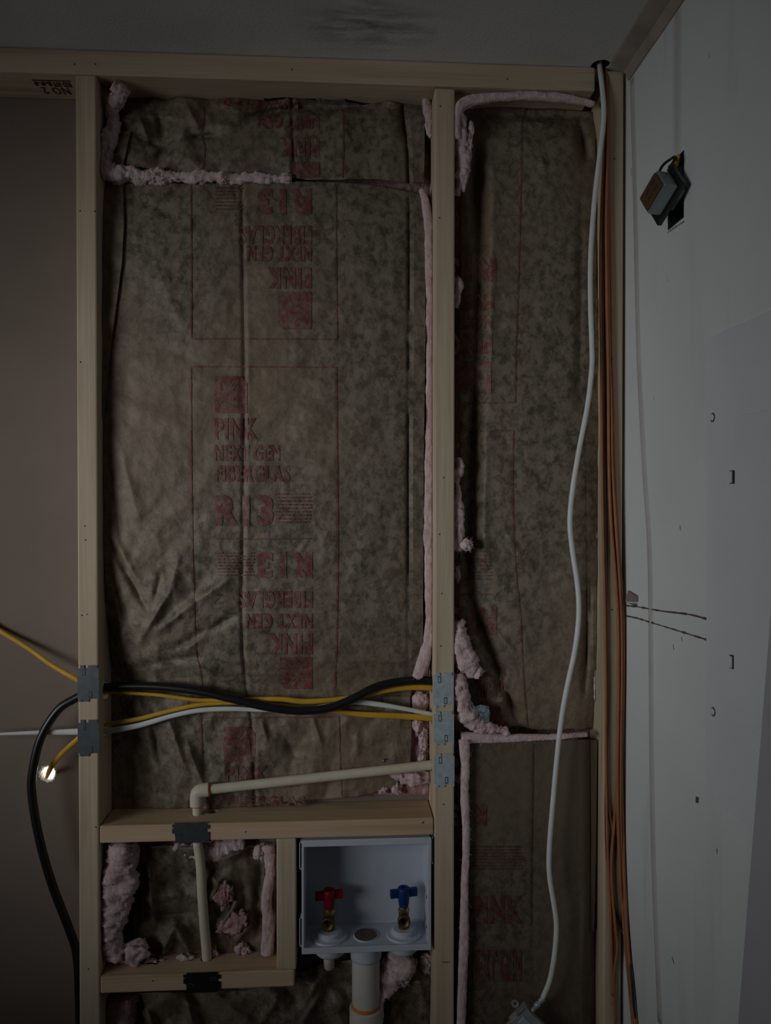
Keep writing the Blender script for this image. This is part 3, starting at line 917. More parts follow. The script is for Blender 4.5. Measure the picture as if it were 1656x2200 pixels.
# ---- short batt at the top of the left bay
b2 = thing('insulation_batt', P(560, 385, 0.05), 'short crumpled insulation batt tucked under the top plate above the tall one', 'insulation', 'insulation batts')
FOLD2 = [((520, 252), (640, 232), -.016, 9), ((620, 232), (790, 226), -.022, 10), ((600, 206), (790, 214), .010, 10), ((400, 296), (470, 292), -.010, 6), ((250, 215), (330, 215), -.012, 20),
         ((285, 290), (345, 315), -.010, 9), ((330, 340), (395, 292), -.008, 8), ((300, 250), (320, 310), .009, 10), ((400, 225), (430, 280), .007, 9), ((440, 262), (520, 276), .006, 12),
         ((340, 250), (350, 300), -.006, 7), ((460, 220), (520, 236), .006, 9), ((860, 225), (872, 300), -.008, 8), ((820, 215), (870, 228), .009, 8), ((255, 255), (290, 262), .008, 10), ((560, 300), (760, 296), .003, 30)]
CR2 = ((200, 626), (400, 632))
def y_top(px, py):
    y = np.interp(py, [195, 225, 250, 300, 385], [.074, .062, .050, .044, .040]) + 0.010*np.abs((px-580)/340)**3
    y = y + folds(px, py, FOLD2) - 0.004*ridged(px/60, py/50, 21, 3)*(1+1.3*sstep(500, 300, px)) + crease(px, py, CR2, 3.4, 0.006) + crumple(px, py, 23, 80)*(0.004+0.006*sstep(560, 300, px)) + 0.5*folds(px, py, FOLD2)
    y = y + 0.010*np.exp(-((px-np.interp(py, [208, 260, 330, 392], [863, 867, 875, 877]))/3.2)**2)
    return np.clip(y, 0.012, 0.0775)
top = Sheet('kraft_paper', [208, 206, 212, 204, 203, 206, 204, 210], [352, 366, 374, 380, 384, 386, 386, 400], ([200, 300, 400], [252, 240, 238]), ([200, 400], [908, 912]), y_top, M_paper, b2, step=3.4, ragged=4, seed=8)
fiber_slab('fiberglass', 213, 928, 182, 392, 0.0815, 0.0895, b2, seed=9)
S = top
S.text('NEXT GEN', 553, 246, 686, 276, True); S.text('PINK', 600, 294, 686, 337, True); S.rect(624, 348, 686, 381, flip=True); S.text('FIBERGLAS', 480, 212, 640, 236, True)
S.rule([(436, 225), (438, 262), (433, 290), (440, 318), (434, 376)]); S.rule([(737, 234), (737, 310), (736, 382)])
flange(b2, [(282, 240, 280), (320, 236, 272), (356, 234, 264)], lift(top, 0.007))
flange(b2, [(208, 866, 912), (260, 870, 912), (330, 878, 912), (392, 880, 910)], lift(top, 0.004))
pink_strip([(243, 186, 8, .016), (256, 202, 11, .024), (243, 240, 8), (241, 280, 9), (233, 310, 10), (224, 340, 9), (228, 362, 12), (246, 376, 14), (275, 375, 12), (310, 378, 10), (345, 379, 9), (400, 381, 8), (470, 383, 8), (560, 384, 6), (622, 384, 4)], b2, y=0.040, d=0.014, seed=11, rough=0.34)
pink_blob(236, 366, 16, 14, .036, b2, seed=35, d=0.012, rough=0.5); pink_blob(238, 300, 9, 24, .038, b2, seed=36, d=0.010, rough=0.5)
pink_blob(337, 377, 18, 11, .030, b2, seed=31, rough=0.5); pink_blob(478, 383, 16, 12, .030, b2, seed=32, rough=0.5, tilt=0.4); pink_blob(214, 345, 7, 7, .034, b2, seed=33); pink_blob(264, 196, 14, 12, .022, b2, seed=34, rough=0.5)
pink_strip([(914, 212, 5), (920, 240, 8), (923, 270, 7), (926, 295, 4)], b2, y=0.052, seed=12)
pink_strip([(570, 207, 4), (620, 203, 6), (665, 205, 4)], b2, y=0.066, seed=13)

# ---- tall batt in the narrow bay
b3 = thing('insulation_batt', P(1130, 1570, 0.05), 'tall paper-faced insulation batt in the narrow bay behind the hanging white cable', 'insulation', 'insulation batts')
FOLD3 = [((1020, 300), (1030, 560), -.022, 14), ((1030, 520), (1024, 800), -.016, 13), ((1022, 780), (1012, 1100), -.020, 14), ((1012, 1060), (1005, 1300), -.014, 12), ((1010, 1280), (1060, 1420), -.020, 16), ((1050, 1400), (1115, 1560), -.020, 14),
         ((1030, 245), (1270, 252), -.020, 16), ((1100, 262), (1200, 264), .010, 9), ((1245, 260), (1260, 350), -.018, 12), ((1060, 240), (1130, 250), .008, 8), ((1090, 1450), (1075, 1530), .010, 8), ((1045, 1440), (1090, 1470), .006, 10),
         ((1060, 320), (1052, 900), .006, 14), ((1045, 900), (1040, 1230), .005, 10), ((1080, 1130), (1120, 1200), .004, 8), ((1160, 330), (1175, 380), .004, 8), ((1070, 1360), (1110, 1410), .006, 8), ((1250, 400), (1245, 900), -.004, 10), ((1268, 1250), (1255, 1500), -.010, 7)]
def y_b3(px, py):
    y = np.interp(py, [205, 240, 300, 600, 1200, 1450, 1570], [.070, .062, .040, .030, .030, .036, .052]) + 0.012*np.abs((px-1150)/130)**4
    y = y + folds(px, py, FOLD3) - 0.0030*ridged(px/55, py/70, 41, 3) + 0.006*fbm(px/90, py/140, 44, 3) + crumple(px, py, 45, 80)*0.0032 + 0.4*folds(px, py, FOLD3)
    return np.clip(y, 0.008, 0.0775)
nb = Sheet('kraft_paper', [232, 222, 216, 214, 216, 222, 232], [1545, 1556, 1562, 1566, 1568, 1568, 1566], ([200, 300, 1000, 1300, 1450, 1570], [1000, 990, 986, 986, 990, 1010]), ([200, 1250, 1570], [1280, 1287, 1287]), y_b3, M_paper, b3, step=3.4, ragged=5, seed=42)
fiber_slab('fiberglass', 979, 1296, 200, 1578, 0.0815, 0.0895, b3, seed=43)
S = nb
S.rule([(1139, 214), (1122, 260), (1120, 320), (1117, 480), (1112, 640), (1108, 760), (1107, 865)]); S.rule([(985, 865), (1050, 866), (1107, 864)])
S.rule([(985, 925), (1040, 926), (1103, 925)]); S.rule([(1103, 925), (1101, 1040), (1104, 1160), (1110, 1250), (1118, 1330), (1124, 1450), (1133, 1562)])
S.text('R13', 955, 553, 1066, 606, True); S.text('FIBERGLAS', 900, 632, 1060, 668, True) ; S.text('NEXT GEN', 922, 676, 1058, 706, True); S.text('PINK', 968, 716, 1057, 762, True); logo(S, 985, 776, 1055, 848, True, False)
S.fine(996, 1184, 1056, 1250, 9, 9); S.rule([(990, 1277), (1020, 1278), (1055, 1277)]); S.text('R13', 960, 1304, 1067, 1366, True)
S.text('PINK', 1020, 1452, 1080, 1498, True); logo(S, 1030, 1508, 1092, 1562, True, False)
pink_strip([(982, 300, 7), (980, 260, 8), (990, 228, 10), (1020, 216, 9), (1070, 209, 7), (1130, 206, 7), (1190, 209, 7), (1240, 216, 6), (1276, 224, 5)], b3, y=0.010, d=0.012, seed=51, rough=0.25)
pink_strip([(984, 250, 9), (990, 300, 12), (994, 340, 10), (990, 380, 8), (983, 415, 3)], b3, y=0.022, d=0.012, seed=52, rough=0.4)
pink_strip([(1012, 262, 1.5), (1010, 300, 4), (1002, 340, 6), (998, 372, 5), (996, 410, 1.2)], b3, y=0.016, d=0.004, seed=53, rough=0.7)
pink_strip([(983, 600, 4), (986, 614, 6), (982, 640, 4), (980, 660, 2)], b3, y=0.018, seed=54)
pink_strip([(984, 985, 4), (988, 1000, 6), (982, 1030, 3), (985, 1060, 3), (983, 1090, 7), (985, 1130, 9), (982, 1180, 6)], b3, y=0.020, seed=55)
pink_blob(1003, 1171, 15, 15, .012, b3, seed=56, rough=0.25); pink_blob(984, 1230, 6, 18, .045, b3, seed=57); pink_blob(986, 1175, 10, 14, .048, b3, seed=58)
pink_strip([(981, 1340, 5), (988, 1380, 14), (1000, 1420, 18), (1012, 1440, 12), (1030, 1442, 6)], b3, y=0.018, d=0.016, seed=59, rough=0.35)
pink_strip([(984, 1450, 6), (990, 1480, 12), (994, 1510, 12), (1004, 1535, 14), (1022, 1552, 12), (1040, 1560, 8), (1066, 1566, 6), (1090, 1570, 4)], b3, y=0.016, d=0.016, seed=60, rough=0.45)
pink_blob(990, 1500, 13, 22, .018, b3, seed=63, d=0.012, rough=0.6); pink_blob(1012, 1540, 22, 13, .016, b3, seed=64, d=0.010, rough=0.6, tilt=-0.5); pink_blob(992, 1400, 13, 30, .022, b3, seed=65, d=0.012, rough=0.6)
pink_strip([(1290, 1110, 3), (1282, 1145, 7), (1280, 1165, 6), (1284, 1185, 3)], b3, y=0.050, seed=61); pink_strip([(1291, 1290, 3), (1284, 1340, 6), (1283, 1400, 7), (1280, 1450, 6), (1282, 1500, 4)], b3, y=0.056, seed=62)
flange(b3, [(640, 1262, 1284), (900, 1258, 1286), (1200, 1262, 1288), (1440, 1262, 1286)], lift(nb, 0.004))
# exposed scrap of foil backing
bm = bmesh.new()
rnd = random.Random(5)
out = [(1006, 1506), (1022, 1518), (1034, 1514), (1050, 1518), (1052, 1532), (1050, 1556), (1040, 1552), (1026, 1544), (1014, 1528)]
cen = P(1032, 1532, 0.004)
ring = [bm.verts.new(P(a, b, 0.005+0.008*rnd.random())) for a, b in out]; back = [bm.verts.new(v.co+Vector((0, 0.002, 0))) for v in ring]
cv = bm.verts.new(cen)
for k in range(len(ring)):
    j = (k+1) % len(ring); bm.faces.new((ring[k], ring[j], cv)); bm.faces.new((ring[j], ring[k], back[k], back[j]))
bm_obj('foil_backing', bm, M_foil, b3)

# ---- boxy batt at the foot of the narrow bay
b4 = thing('insulation_batt', P(1140, 2200, 0.05), 'square-cornered insulation batt with pink edge at the foot of the narrow bay', 'insulation', 'insulation batts')
def y_b4(px, py):
    y = 0.018 + 0.004*fbm(px/100, py/160, 71, 3) - 0.0010*ridged(px/40, py/50, 72, 2) + 0.030*sstep(1252, 1285, px)
    y = y + folds(px, py, [((1258, 1900), (1252, 2060), .006, 6), ((1262, 2060), (1258, 2200), -.008, 6), ((1145, 1600), (1146, 2200), -.0012, 4)])
    return y
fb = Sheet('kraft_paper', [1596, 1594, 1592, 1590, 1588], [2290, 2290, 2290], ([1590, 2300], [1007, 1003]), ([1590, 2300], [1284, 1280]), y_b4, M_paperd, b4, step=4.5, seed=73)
fiber_slab('fiberglass', 1010, 1246, 1592, 2290, 0.028, 0.088, b4, seed=74)
S = fb
S.rule([(1145, 1598), (1144, 1720), (1142, 1840), (1140, 1990)]); S.text('R13', 965, 1728, 1045, 1775, True); S.fine(1010, 1818, 1122, 1872, 8, 12); S.text('PINK', 1012, 1925, 1122, 1985); S.text('NEXT GEN', 1006, 2040, 1120, 2110)
pink_strip([(996, 1588, 11), (999, 1640, 9), (998, 1700, 8), (1001, 1800, 7), (998, 1900, 7), (997, 2000, 9), (993, 2100, 9), (990, 2200, 9), (988, 2290, 9)], b4, y=0.010, d=0.014, seed=75, rough=0.12)
pink_strip([(990, 1585, 11), (1040, 1585, 9), (1090, 1586, 7), (1150, 1584, 6), (1200, 1582, 5), (1260, 1578, 4)], b4, y=0.016, d=0.014, seed=76, rough=0.12)
pink_blob(985, 1672, 9, 13, .030, b4, seed=77, rough=0.4)
fiber_slab('fiberglass', 978, 1002, 1600, 2290, 0.060, 0.0895, b4, seed=78)
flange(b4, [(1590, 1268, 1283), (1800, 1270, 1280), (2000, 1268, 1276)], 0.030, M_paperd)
pink_strip([(1276, 1860, 3), (1280, 1900, 6), (1278, 1960, 6), (1280, 2010, 3)], b4, y=0.050, seed=79)

# ---- crumpled batt in the little boxed-in bay
b5 = thing('insulation_batt', P(400, 2060, 0.06), 'crumpled dark paper insulation batt inside the small boxed-in bay', 'insulation', 'insulation batts')
FOLD5 = [((318, 1850), (330, 1990), .016, 10), ((330, 1830), (420, 1880), .010, 14), ((320, 1900), (345, 1910), .008, 8), ((375, 1985), (345, 2060), .020, 10), ((375, 1985), (410, 2050), .016, 12), ((450, 1880), (470, 1900), .012, 12), ((470, 2000), (520, 1920), .012, 9),
         ((480, 1880), (450, 1940), .010, 9), ((300, 1850), (290, 2000), -.020, 12), ((560, 1850), (552, 2000), -.022, 14), ((300, 1970), (420, 1960), -.014, 14), ((470, 1850), (540, 1820), .014, 10), ((500, 2030), (545, 1980), .012, 10), ((460, 1970), (500, 1940), -.010, 9), ((520, 1870), (525, 2000), -.010, 12)]
def y_b5(px, py):
    y = 0.062 + folds(px, py, FOLD5) - 0.010*ridged(px/75, py/70, 81, 3) + 0.016*crumple(px, py, 85, 105, 6) - 0.002*ridged(px/30, py/30, 83, 2)
    return np.clip(y, 0.02, 0.079)
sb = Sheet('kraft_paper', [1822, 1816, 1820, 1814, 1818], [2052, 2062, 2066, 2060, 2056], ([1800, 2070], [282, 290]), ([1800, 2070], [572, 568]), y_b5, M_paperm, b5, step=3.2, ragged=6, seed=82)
fiber_slab('fiberglass', 222, 594, 1812, 2062, 0.0835, 0.0895, b5, seed=84)
pink_strip([(262, 1812, 20), (258, 1850, 28), (256, 1890, 30), (250, 1930, 26), (244, 1970, 20), (240, 2010, 16), (246, 2050, 16)], b5, y=0.032, d=0.020, seed=85, rough=0.35)
pink_blob(285, 2048, 34, 26, .034, b5, d=0.018, seed=86, rough=0.5); pink_blob(325, 2066, 24, 8, .045, b5, d=0.012, seed=87); pink_blob(400, 2058, 18, 10, .048, b5, d=0.01, seed=88, rough=0.6)
pink_strip([(575, 1815, 12), (580, 1870, 9), (572, 1930, 10), (576, 1990, 11), (574, 2046, 12)], b5, y=0.050, d=0.016, seed=89, rough=0.25)
pink_strip([(380, 1818, 8), (410, 1828, 12), (450, 1828, 15), (490, 1820, 14), (525, 1812, 8)], b5, y=0.068, d=0.012, seed=90, rough=0.35)
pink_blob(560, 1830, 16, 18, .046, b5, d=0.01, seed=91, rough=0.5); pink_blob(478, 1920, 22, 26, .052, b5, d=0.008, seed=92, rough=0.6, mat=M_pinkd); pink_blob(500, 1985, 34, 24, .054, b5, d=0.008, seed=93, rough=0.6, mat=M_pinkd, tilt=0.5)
pink_blob(458, 2048, 10, 16, .050, b5, d=0.008, seed=94, rough=0.6); pink_blob(520, 2040, 16, 14, .056, b5, d=0.008, seed=95, rough=0.5)

# ---- batt below the blocking
b6 = thing('insulation_batt', P(600, 2280, 0.06), 'dark crumpled insulation batt at the bottom below the blocking and valve box', 'insulation', 'insulation batts')
FOLD6 = [((310, 2160), (340, 2230), .018, 12), ((400, 2150), (420, 2220), .018, 12), ((600, 2140), (560, 2200), .016, 12), ((640, 2180), (700, 2080), .020, 16), ((690, 2130), (650, 2200), .014, 9), ((850, 2130), (830, 2200), .012, 9), ((900, 2110), (920, 2190), .014, 9), ((470, 2140), (540, 2120), -.014, 12), ((870, 2110), (940, 2110), .010, 8)]
def y_b6(px, py):
    y = 0.062 + folds(px, py, FOLD6) - 0.010*ridged(px/80, py/75, 101, 3) + 0.017*crumple(px, py, 87, 105, 6) - 0.002*ridged(px/30, py/32, 103, 2)
    return np.clip(y, 0.012, 0.079)
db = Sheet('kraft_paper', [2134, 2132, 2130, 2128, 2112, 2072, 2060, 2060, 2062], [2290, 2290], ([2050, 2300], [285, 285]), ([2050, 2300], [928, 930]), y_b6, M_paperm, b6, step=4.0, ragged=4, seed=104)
fiber_slab('fiberglass', 222, 931, 2062, 2290, 0.0835, 0.0895, b6, seed=105)
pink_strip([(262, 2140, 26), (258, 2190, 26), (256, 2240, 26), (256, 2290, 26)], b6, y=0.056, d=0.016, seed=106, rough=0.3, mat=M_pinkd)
pink_strip([(862, 2052, 24), (852, 2080, 26), (836, 2105, 18), (826, 2130, 7)], b6, y=0.046, d=0.014, seed=107, rough=0.35); pink_strip([(872, 2070, 18), (868, 2095, 12), (866, 2114, 3)], b6, y=0.044, d=0.012, seed=108, rough=0.4)
pink_strip([(818, 2130, 4), (814, 2160, 8), (810, 2200, 8), (808, 2260, 8)], b6, y=0.036, d=0.010, seed=109); pink_blob(916, 2070, 16, 22, .058, b6, seed=110, d=0.01)

# keep the wool and paper inside their bays
def confine(root, x0, x1, z0, z1, xlim=None):
    for o in list(root.children_recursive):
        me = o.data
        k = len(me.vertices)
        co = np.empty(k*3); me.vertices.foreach_get('co', co); co = co.reshape(-1, 3)
        m = (co[:, 1] > -0.001) if xlim is None else (co[:, 1] > -0.001) & (co[:, 0] < xlim)
        co[:, 0] = np.where(co[:, 1] > -0.001, np.clip(co[:, 0], x0, x1), co[:, 0])
        co[m, 2] = np.clip(co[m, 2], z0, z1)
        me.vertices.foreach_set('co', co.ravel()); me.update()
g_ = 0.0006
confine(b1, S1R+g_, S2L-g_, HD_T+g_, PL_B-g_)
confine(b2, S1R+g_, S2L-g_, 0.0, PL_B-g_)
confine(b3, S2R+g_, S3L-g_, 0.0, PL_B-g_)
confine(b4, S2R+g_, S3L-g_, 0.0, PL_B-g_)
confine(b5, S1R+g_, SBL-g_, LB_T+g_, HD_B-g_)
confine(b6, S1R+g_, S2L-g_, 0.0, LB_B-g_, X0(634, 2105))

# ------------------------------------------------------------------ cables through the studs
BL = 0.0445
black = tag(pxtube('cable', [(178, 2290, .050), (172, 2200, .050), (166, 2060, .046), (150, 2000, .044), (112, 1900, .040), (84, 1800, .038), (68, 1700, .038), (73, 1640, .038), (90, 1580, .040), (125, 1525, .043), (163, 1500, BL), (190, 1488, BL), (212, 1480, BL), (236, 1476, BL), (290, 1474, .042), (360, 1477, .036), (430, 1486, .030), (510, 1504, .026), (580, 1520, .024), (650, 1527, .024), (710, 1520, .024), (760, 1500, .026), (805, 1477, .030), (850, 1466, .036), (900, 1462, BL), (935, 1464, BL), (970, 1468, BL), (985, 1470, .046)],
                   0.0078, 0.0078, M_black, seg=14, n=170), 'thick black cable looping from the brown drywall bay across to the middle stud', 'cable')
yel1 = tag(pxtube('cable', [(-40, 1326, .084), (0, 1355, .080), (60, 1392, .070), (110, 1428, .056), (165, 1460, BL), (190, 1472, BL), (214, 1484, BL), (246, 1487, .048), (340, 1493, .045), (430, 1504, .042), (520, 1503, .040), (600, 1502, .038), (655, 1507, .038), (720, 1503, .038), (780, 1494, .040), (840, 1482, .042), (890, 1477, BL), (935, 1478, BL), (970, 1478, BL), (985, 1480, .046)],
                  [.0046, .0046, .0046, .0044, .0048, .0045, .004, .0032, .0034, .0036, .0040, .0048, .0052, .0046, .0045, .0046, .0052, .0052, .0052, .0052], 0.0032, M_yellow, seg=12, n=150), 'upper yellow flat cable slanting down from the left edge of the picture', 'cable', 'yellow flat cables')
hp = (103, 1662)
yel2 = tag(pxtube('cable', [(101, 1672, .125), (101, 1669, .098), (104, 1660, .080), (112, 1645, .066), (130, 1622, .054), (165, 1589, .047), (190, 1570, .0455), (214, 1560, BL), (240, 1554, BL), (300, 1544, .046), (370, 1526, .046), (430, 1514, .046), (500, 1510, .046), (570, 1512, .046), (640, 1520, .046), (712, 1528, .046), (780, 1535, .045), (850, 1538, BL), (900, 1541, BL), (935, 1543, BL), (970, 1543, BL), (985, 1543, .046)],
                  [.0034, .0034, .0044, .0048, .0046, .0044, .0042, .0040, .0040, .0044, .0042, .0040, .0036, .0034, .0034, .0036, .0052, .0058, .0060, .0060, .0058, .0058], 0.0032, M_yellow, seg=12, n=150), 'lower yellow flat cable coming out of the lit hole in the drywall', 'cable', 'yellow flat cables')
white = tag(pxtube('cable', [(-40, 1579, .052), (0, 1577, .050), (80, 1574, .048), (165, 1572, BL), (190, 1571, BL), (214, 1571, BL), (240, 1569, .043), (300, 1558, .042), (370, 1538, .041), (430, 1526, .041), (500, 1523, .041), (570, 1526, .042), (650, 1524, .043), (700, 1516, .044), (760, 1509, .044), (810, 1513, .044), (860, 1521, BL), (905, 1530, BL), (940, 1536, BL), (985, 1540, .046)],
                   [.0026, .0028, .0042, .0060, .0058, .0055, .0056, .0052, .0045, .0046, .0046, .0034, .0034, .0036, .0044, .0050, .0044, .0042, .004, .004], 0.0030, M_whitec, seg=12, n=150), 'white flat cable running level through both studs below the black cable', 'cable')

# ------------------------------------------------------------------ steel nail plates
def nail_plate(px, py, horiz, label, mat=None, w=0.037, h=0.064, tilt=0.0):
    p = P(px, py, 0)
    t = thing('nail_plate', (p[0], -0.0005, p[2]), label, 'metal plate', 'steel nail plates')
    a, b = w/2, h/2
    n = 0.0055
    out = [(-a, -b+n), (-a+0.003, -b+n), (-a+0.003, -b), (-a+0.008, -b), (-a+0.008, -b+0.003), (-a+0.010, -b+0.003), (-a+0.010, -b), (a*0.05, -b), (a*0.05, -b+0.004), (a*0.35, -b+n), (a-0.003, -b+n), (a-0.003, -b+0.001), (a, -b+0.001),
           (a, b-n), (a-0.003, b-n), (a-0.003, b), (-a*0.02, b), (-a*0.02, b-n*0.8), (-a*0.12, b-n), (-a*0.3, b-n), (-a*0.36, b-n*0.4), (-a*0.36, b), (-a+0.005, b), (-a+0.005, b-n), (-a, b-n)]
    rot = (lambda x, z: (z, -x)) if horiz else (lambda x, z: (x, z))
    ct, st_ = math.cos(tilt), math.sin(tilt)
    def tr(x, z):
        x, z = rot(x, z); return (p[0]+x*ct-z*st_, p[2]+x*st_+z*ct)
    prism('plate', [tr(x, z) for x, z in out], -0.0020, -0.0002, mat or M_galv, t)
    for cx, cz in ((-a*0.38, b-0.0125), (a*0.22, -b+0.0125)):
        q = [tr(cx+dx, cz+dz) for dx, dz in ((-0.0028, -0.006), (0.0028, -0.006), (0.0028, 0.006), (-0.0028, 0.006))]
        pr = prism('prong_slot', q, -0.0024, -0.0018, M_galvd, t)
        q = [tr(cx+dx, cz+dz) for dx, dz in ((-0.0016, -0.0045), (0.0017, -0.0045), (0.0017, 0.0045), (-0.0016, 0.0045))]
        prism('prong', q, -0.0027, -0.0022, mat or M_galv, pr)
    return t
M_galvL = plain('galvanized_steel_dim_reflection', (0.20, 0.225, 0.235), 0.38, 0.85, var=0.12, scale=90)  # same steel reflecting less, the difference put into the colour
nail_plate(190, 1468, False, 'upper dark steel nail plate on the left stud', M_galvL, 0.038, 0.065)
nail_plate(191, 1585, False, 'lower dark steel nail plate on the left stud', M_galvL, 0.038, 0.065)
nail_plate(952, 1482, False, 'top one of three pale steel nail plates on the middle stud', None, 0.0375, 0.064)
nail_plate(953, 1564, False, 'centre one of three pale steel nail plates on the middle stud', None, 0.0375, 0.062)
nail_plate(954, 1654, False, 'bottom one of three pale steel nail plates on the middle stud', None, 0.0375, 0.062)
nail_plate(410, 1788, True, 'dark steel nail plate on the horizontal block under the pipe elbow', M_galvL, 0.036, 0.066)
nail_plate(434, 2110, True, 'black steel nail plate on the lowest horizontal block', plain('blackened_steel', (0.03, 0.03, 0.032), 0.4, 0.6), 0.036, 0.066)

# ------------------------------------------------------------------ water pipe
wp = thing('water_pipe', P(444, 2075, YC), 'cream plastic water pipe with elbow rising through the blocks to the middle stud', 'pipe')
e0 = P(424, 1698, YC)
pr_ = 0.0090
tube('pipe', [P(440, 1697, YC), P(985, 1637, YC)], pr_, pr_, M_cpvc, wp, seg=20, n=30)
tube('pipe', [P(424, 1716, YC), (pz[0], YC, HD_B-0.02)], pr_, pr_, M_cpvc, wp, seg=20, n=16)
tube('pipe', [(pz[0], YC, HD_B-0.02), P(431, 1860, YC), P(434, 1920, YC), P(439, 1990, YC), P(444, 2050, YC), P(445, 2085, YC)], pr_, pr_, M_cpvc, wp, seg=20, n=40)
tube('elbow', [P(450, 1696, YC), P(436, 1697.5, YC), P(427, 1701, YC), P(423.5, 1708, YC), P(423, 1722, YC), P(423, 1731, YC)], 0.0128, 0.0128, M_cpvc, wp, seg=22, n=40)
ax = P(985, 1637, YC)-P(440, 1697, YC)
lathe('primer_ring', P(449, 1696, YC), ax, [(0.0130, 0), (0.0131, 0.0012), (0.0100, 0.0024), (0.0092, 0.0034)], M_primer, wp)
lathe('primer_ring', P(423, 1730, YC), (0, 0, -1), [(0.0130, 0), (0.0131, 0.001), (0.0100, 0.002), (0.0092, 0.003)], M_primer, wp)
nl = tag(pxtube('nail', [(822, 1634, .062), (860, 1637, .068), (890, 1640, .072)], 0.0014, 0.0014, M_shiny, seg=8, n=10), 'long nail sticking out just above the cream pipe', 'nail')
nl2 = lathe('nail_head', P(822, 1634, .062), (1, 0, -0.05), [(0.0003, 0), (0.0035, 0), (0.0035, 0.0014), (0.0003, 0.0016)], M_shiny, nl, seg=12)

# ------------------------------------------------------------------ laundry outlet box
BX0, BX1 = X0(650, 1920), X0(924, 1920)
BZ1, BZ0 = Z0(780, 1803), Z0(780, 2040)
BY0, BY1 = -0.002, 0.083
ob = thing('washer_outlet_box', ((BX0+BX1)/2, 0.04, BZ0), 'white plastic washing machine valve box set between the blocks', 'outlet box')
t_ = 0.0035
bm = bmesh.new()
bm_box(bm, BX0, BX1, BY1-t_, BY1, BZ0, BZ1)
bm_box(bm, BX0, BX0+t_, BY0, BY1-t_, BZ0, BZ1)
bm_box(bm, BX1-t_, BX1, BY0, BY1-t_, BZ0, BZ1)
bm_box(bm, BX0+t_, BX1-t_, BY0, BY1-t_, BZ1-t_, BZ1)
bm_box(bm, BX0+t_, BX1-t_, BY0, BY1-t_, BZ0, BZ0+0.005)
bm_obj('box_shell', bm, M_plastic, ob)
bm = bmesh.new()
e = 0.0015
for a in ((BX0-e, BX1+e, BZ1-0.010, BZ1+0.002), (BX0-e, BX1+e, BZ0-0.003, BZ0+0.008), (BX0-e, BX0+0.003, BZ0+0.008, BZ1-0.010), (BX1-0.005, BX1+e, BZ0+0.008, BZ1-0.010)):
    bm_box(bm, a[0], a[1], BY0-0.0025, BY0, a[2], a[3])
bmesh.ops.bevel(bm, geom=bm.edges[:], offset=0.0008, segments=1, affect='EDGES')
bm_obj('front_lip', bm, M_plastic, ob)
for a, b, zt_, zb_ in ((BX0-0.006, BX0-0.0005, BZ1-0.001, BZ1-0.052), (BX0-0.006, BX0-0.0005, BZ0+0.064, BZ0+0.010), (BX1+0.0018, BX1+0.005, BZ1+0.001, BZ1-0.048)):
    bm = bmesh.new()
    bm_box(bm, a, a+0.0016, -0.002, 0.012, zb_, zt_); bm_box(bm, a, b, -0.002, 0.012, zt_-0.002, zt_); bm_box(bm, a, b, -0.002, 0.012, zb_, zb_+0.002)
    bm_obj('mounting_tab', bm, M_plastic, ob)
for py in (1926, 1990):
    q = P(915, py, 0.03)
    lathe('nail', (BX1-t_+0.0005, 0.028, q[2]), (-1, 0, 0), [(0.0003, 0.0016), (0.0030, 0.0014), (0.0032, 0)], M_nail, ob, seg=10)
FLZ = BZ0+0.005
# drain opening
dx = float(P(786, 2005, 0.037)[0])
lathe('drain_opening', (dx, 0.037, FLZ-0.003), (0, 0, 1), [(0.0215, 0.0048), (0.0235, 0.0046), (0.0242, 0.003)], M_plastic, ob)
dr = lathe('drain_bore', (dx, 0.037, FLZ+0.0012), (0, 0, 1), [(0.0215, 0.0006), (0.0214, 0.0002), (0.019, 0.0), (0.0002, 0.0)], plain('dried_brown_residue', (0.13, 0.10, 0.075), 0.9, var=0.4, scale=120), ob)
def valve(px, hand_mat, label, turn, kind):
    c = P(px, 1992, 0.037); x = float(c[0]); y = 0.036
    v = lathe('valve_body', (x, y, FLZ), (0, 0, 1), [(0.0098, 0.012), (0.0102, 0.020), (0.0096, 0.026), (0.0096, 0.050), (0.0085, 0.052), (0.0078, 0.062), (0.0004, 0.062)], M_brassd, ob)
    v['label'] = label
    lathe('collar', (x, y, FLZ-0.0005), (0, 0, 1), [(0.033, 0), (0.033, 0.003), (0.0325, 0.0042), (0.026, 0.0048), (0.0235, 0.006), (0.0230, 0.0115), (0.0205, 0.0140), (0.013, 0.0145), (0.0098, 0.0145)], M_plastic, ob, seg=48, smooth=False)
    lathe('outlet_thread', (x, y, FLZ+0.036), (turn, -0.93, -0.10), [(0.0095, -0.004), (0.0100, 0.012), (0.0118, 0.013), (0.0118, 0.021), (0.0108, 0.0215), (0.0092, 0.0213), (0.0090, 0.004), (0.0002, 0.004)], M_brassd, v)
    lathe('packing_nut', (x, y, FLZ+0.045), (0, -0.35, 1), [(0.0108, 0), (0.0112, 0.004), (0.0098, 0.008), (0.0080, 0.009)], M_brass, v, seg=6, smooth=False)
    # tee handle: tapered hub and two wings
    hz_ = FLZ+0.056
    h = lathe('handle', (x, y, hz_), (0, 0, 1), [(0.0090, -0.002), (0.0100, 0.006), (0.0112, 0.018), (0.0115, 0.030), (0.0105, 0.033), (0.0060, 0.034), (0.0050, 0.031), (0.0002, 0.031)], hand_mat, v)
    for s in (-1, 1):
        m = Matrix.Translation((x, y, hz_+0.024)) @ Matrix.Rotation(0.16, 4, 'Z')
        L = 0.026
        box('handle_wing', min(s*0.006, s*L), max(s*0.006, s*L), -0.0045, 0.0045, -0.0085, 0.0065, hand_mat, v, bevel=0.0012, mat4=m)
    return v
valve(707, M_hred, 'red-handled brass valve', -0.12, 0)
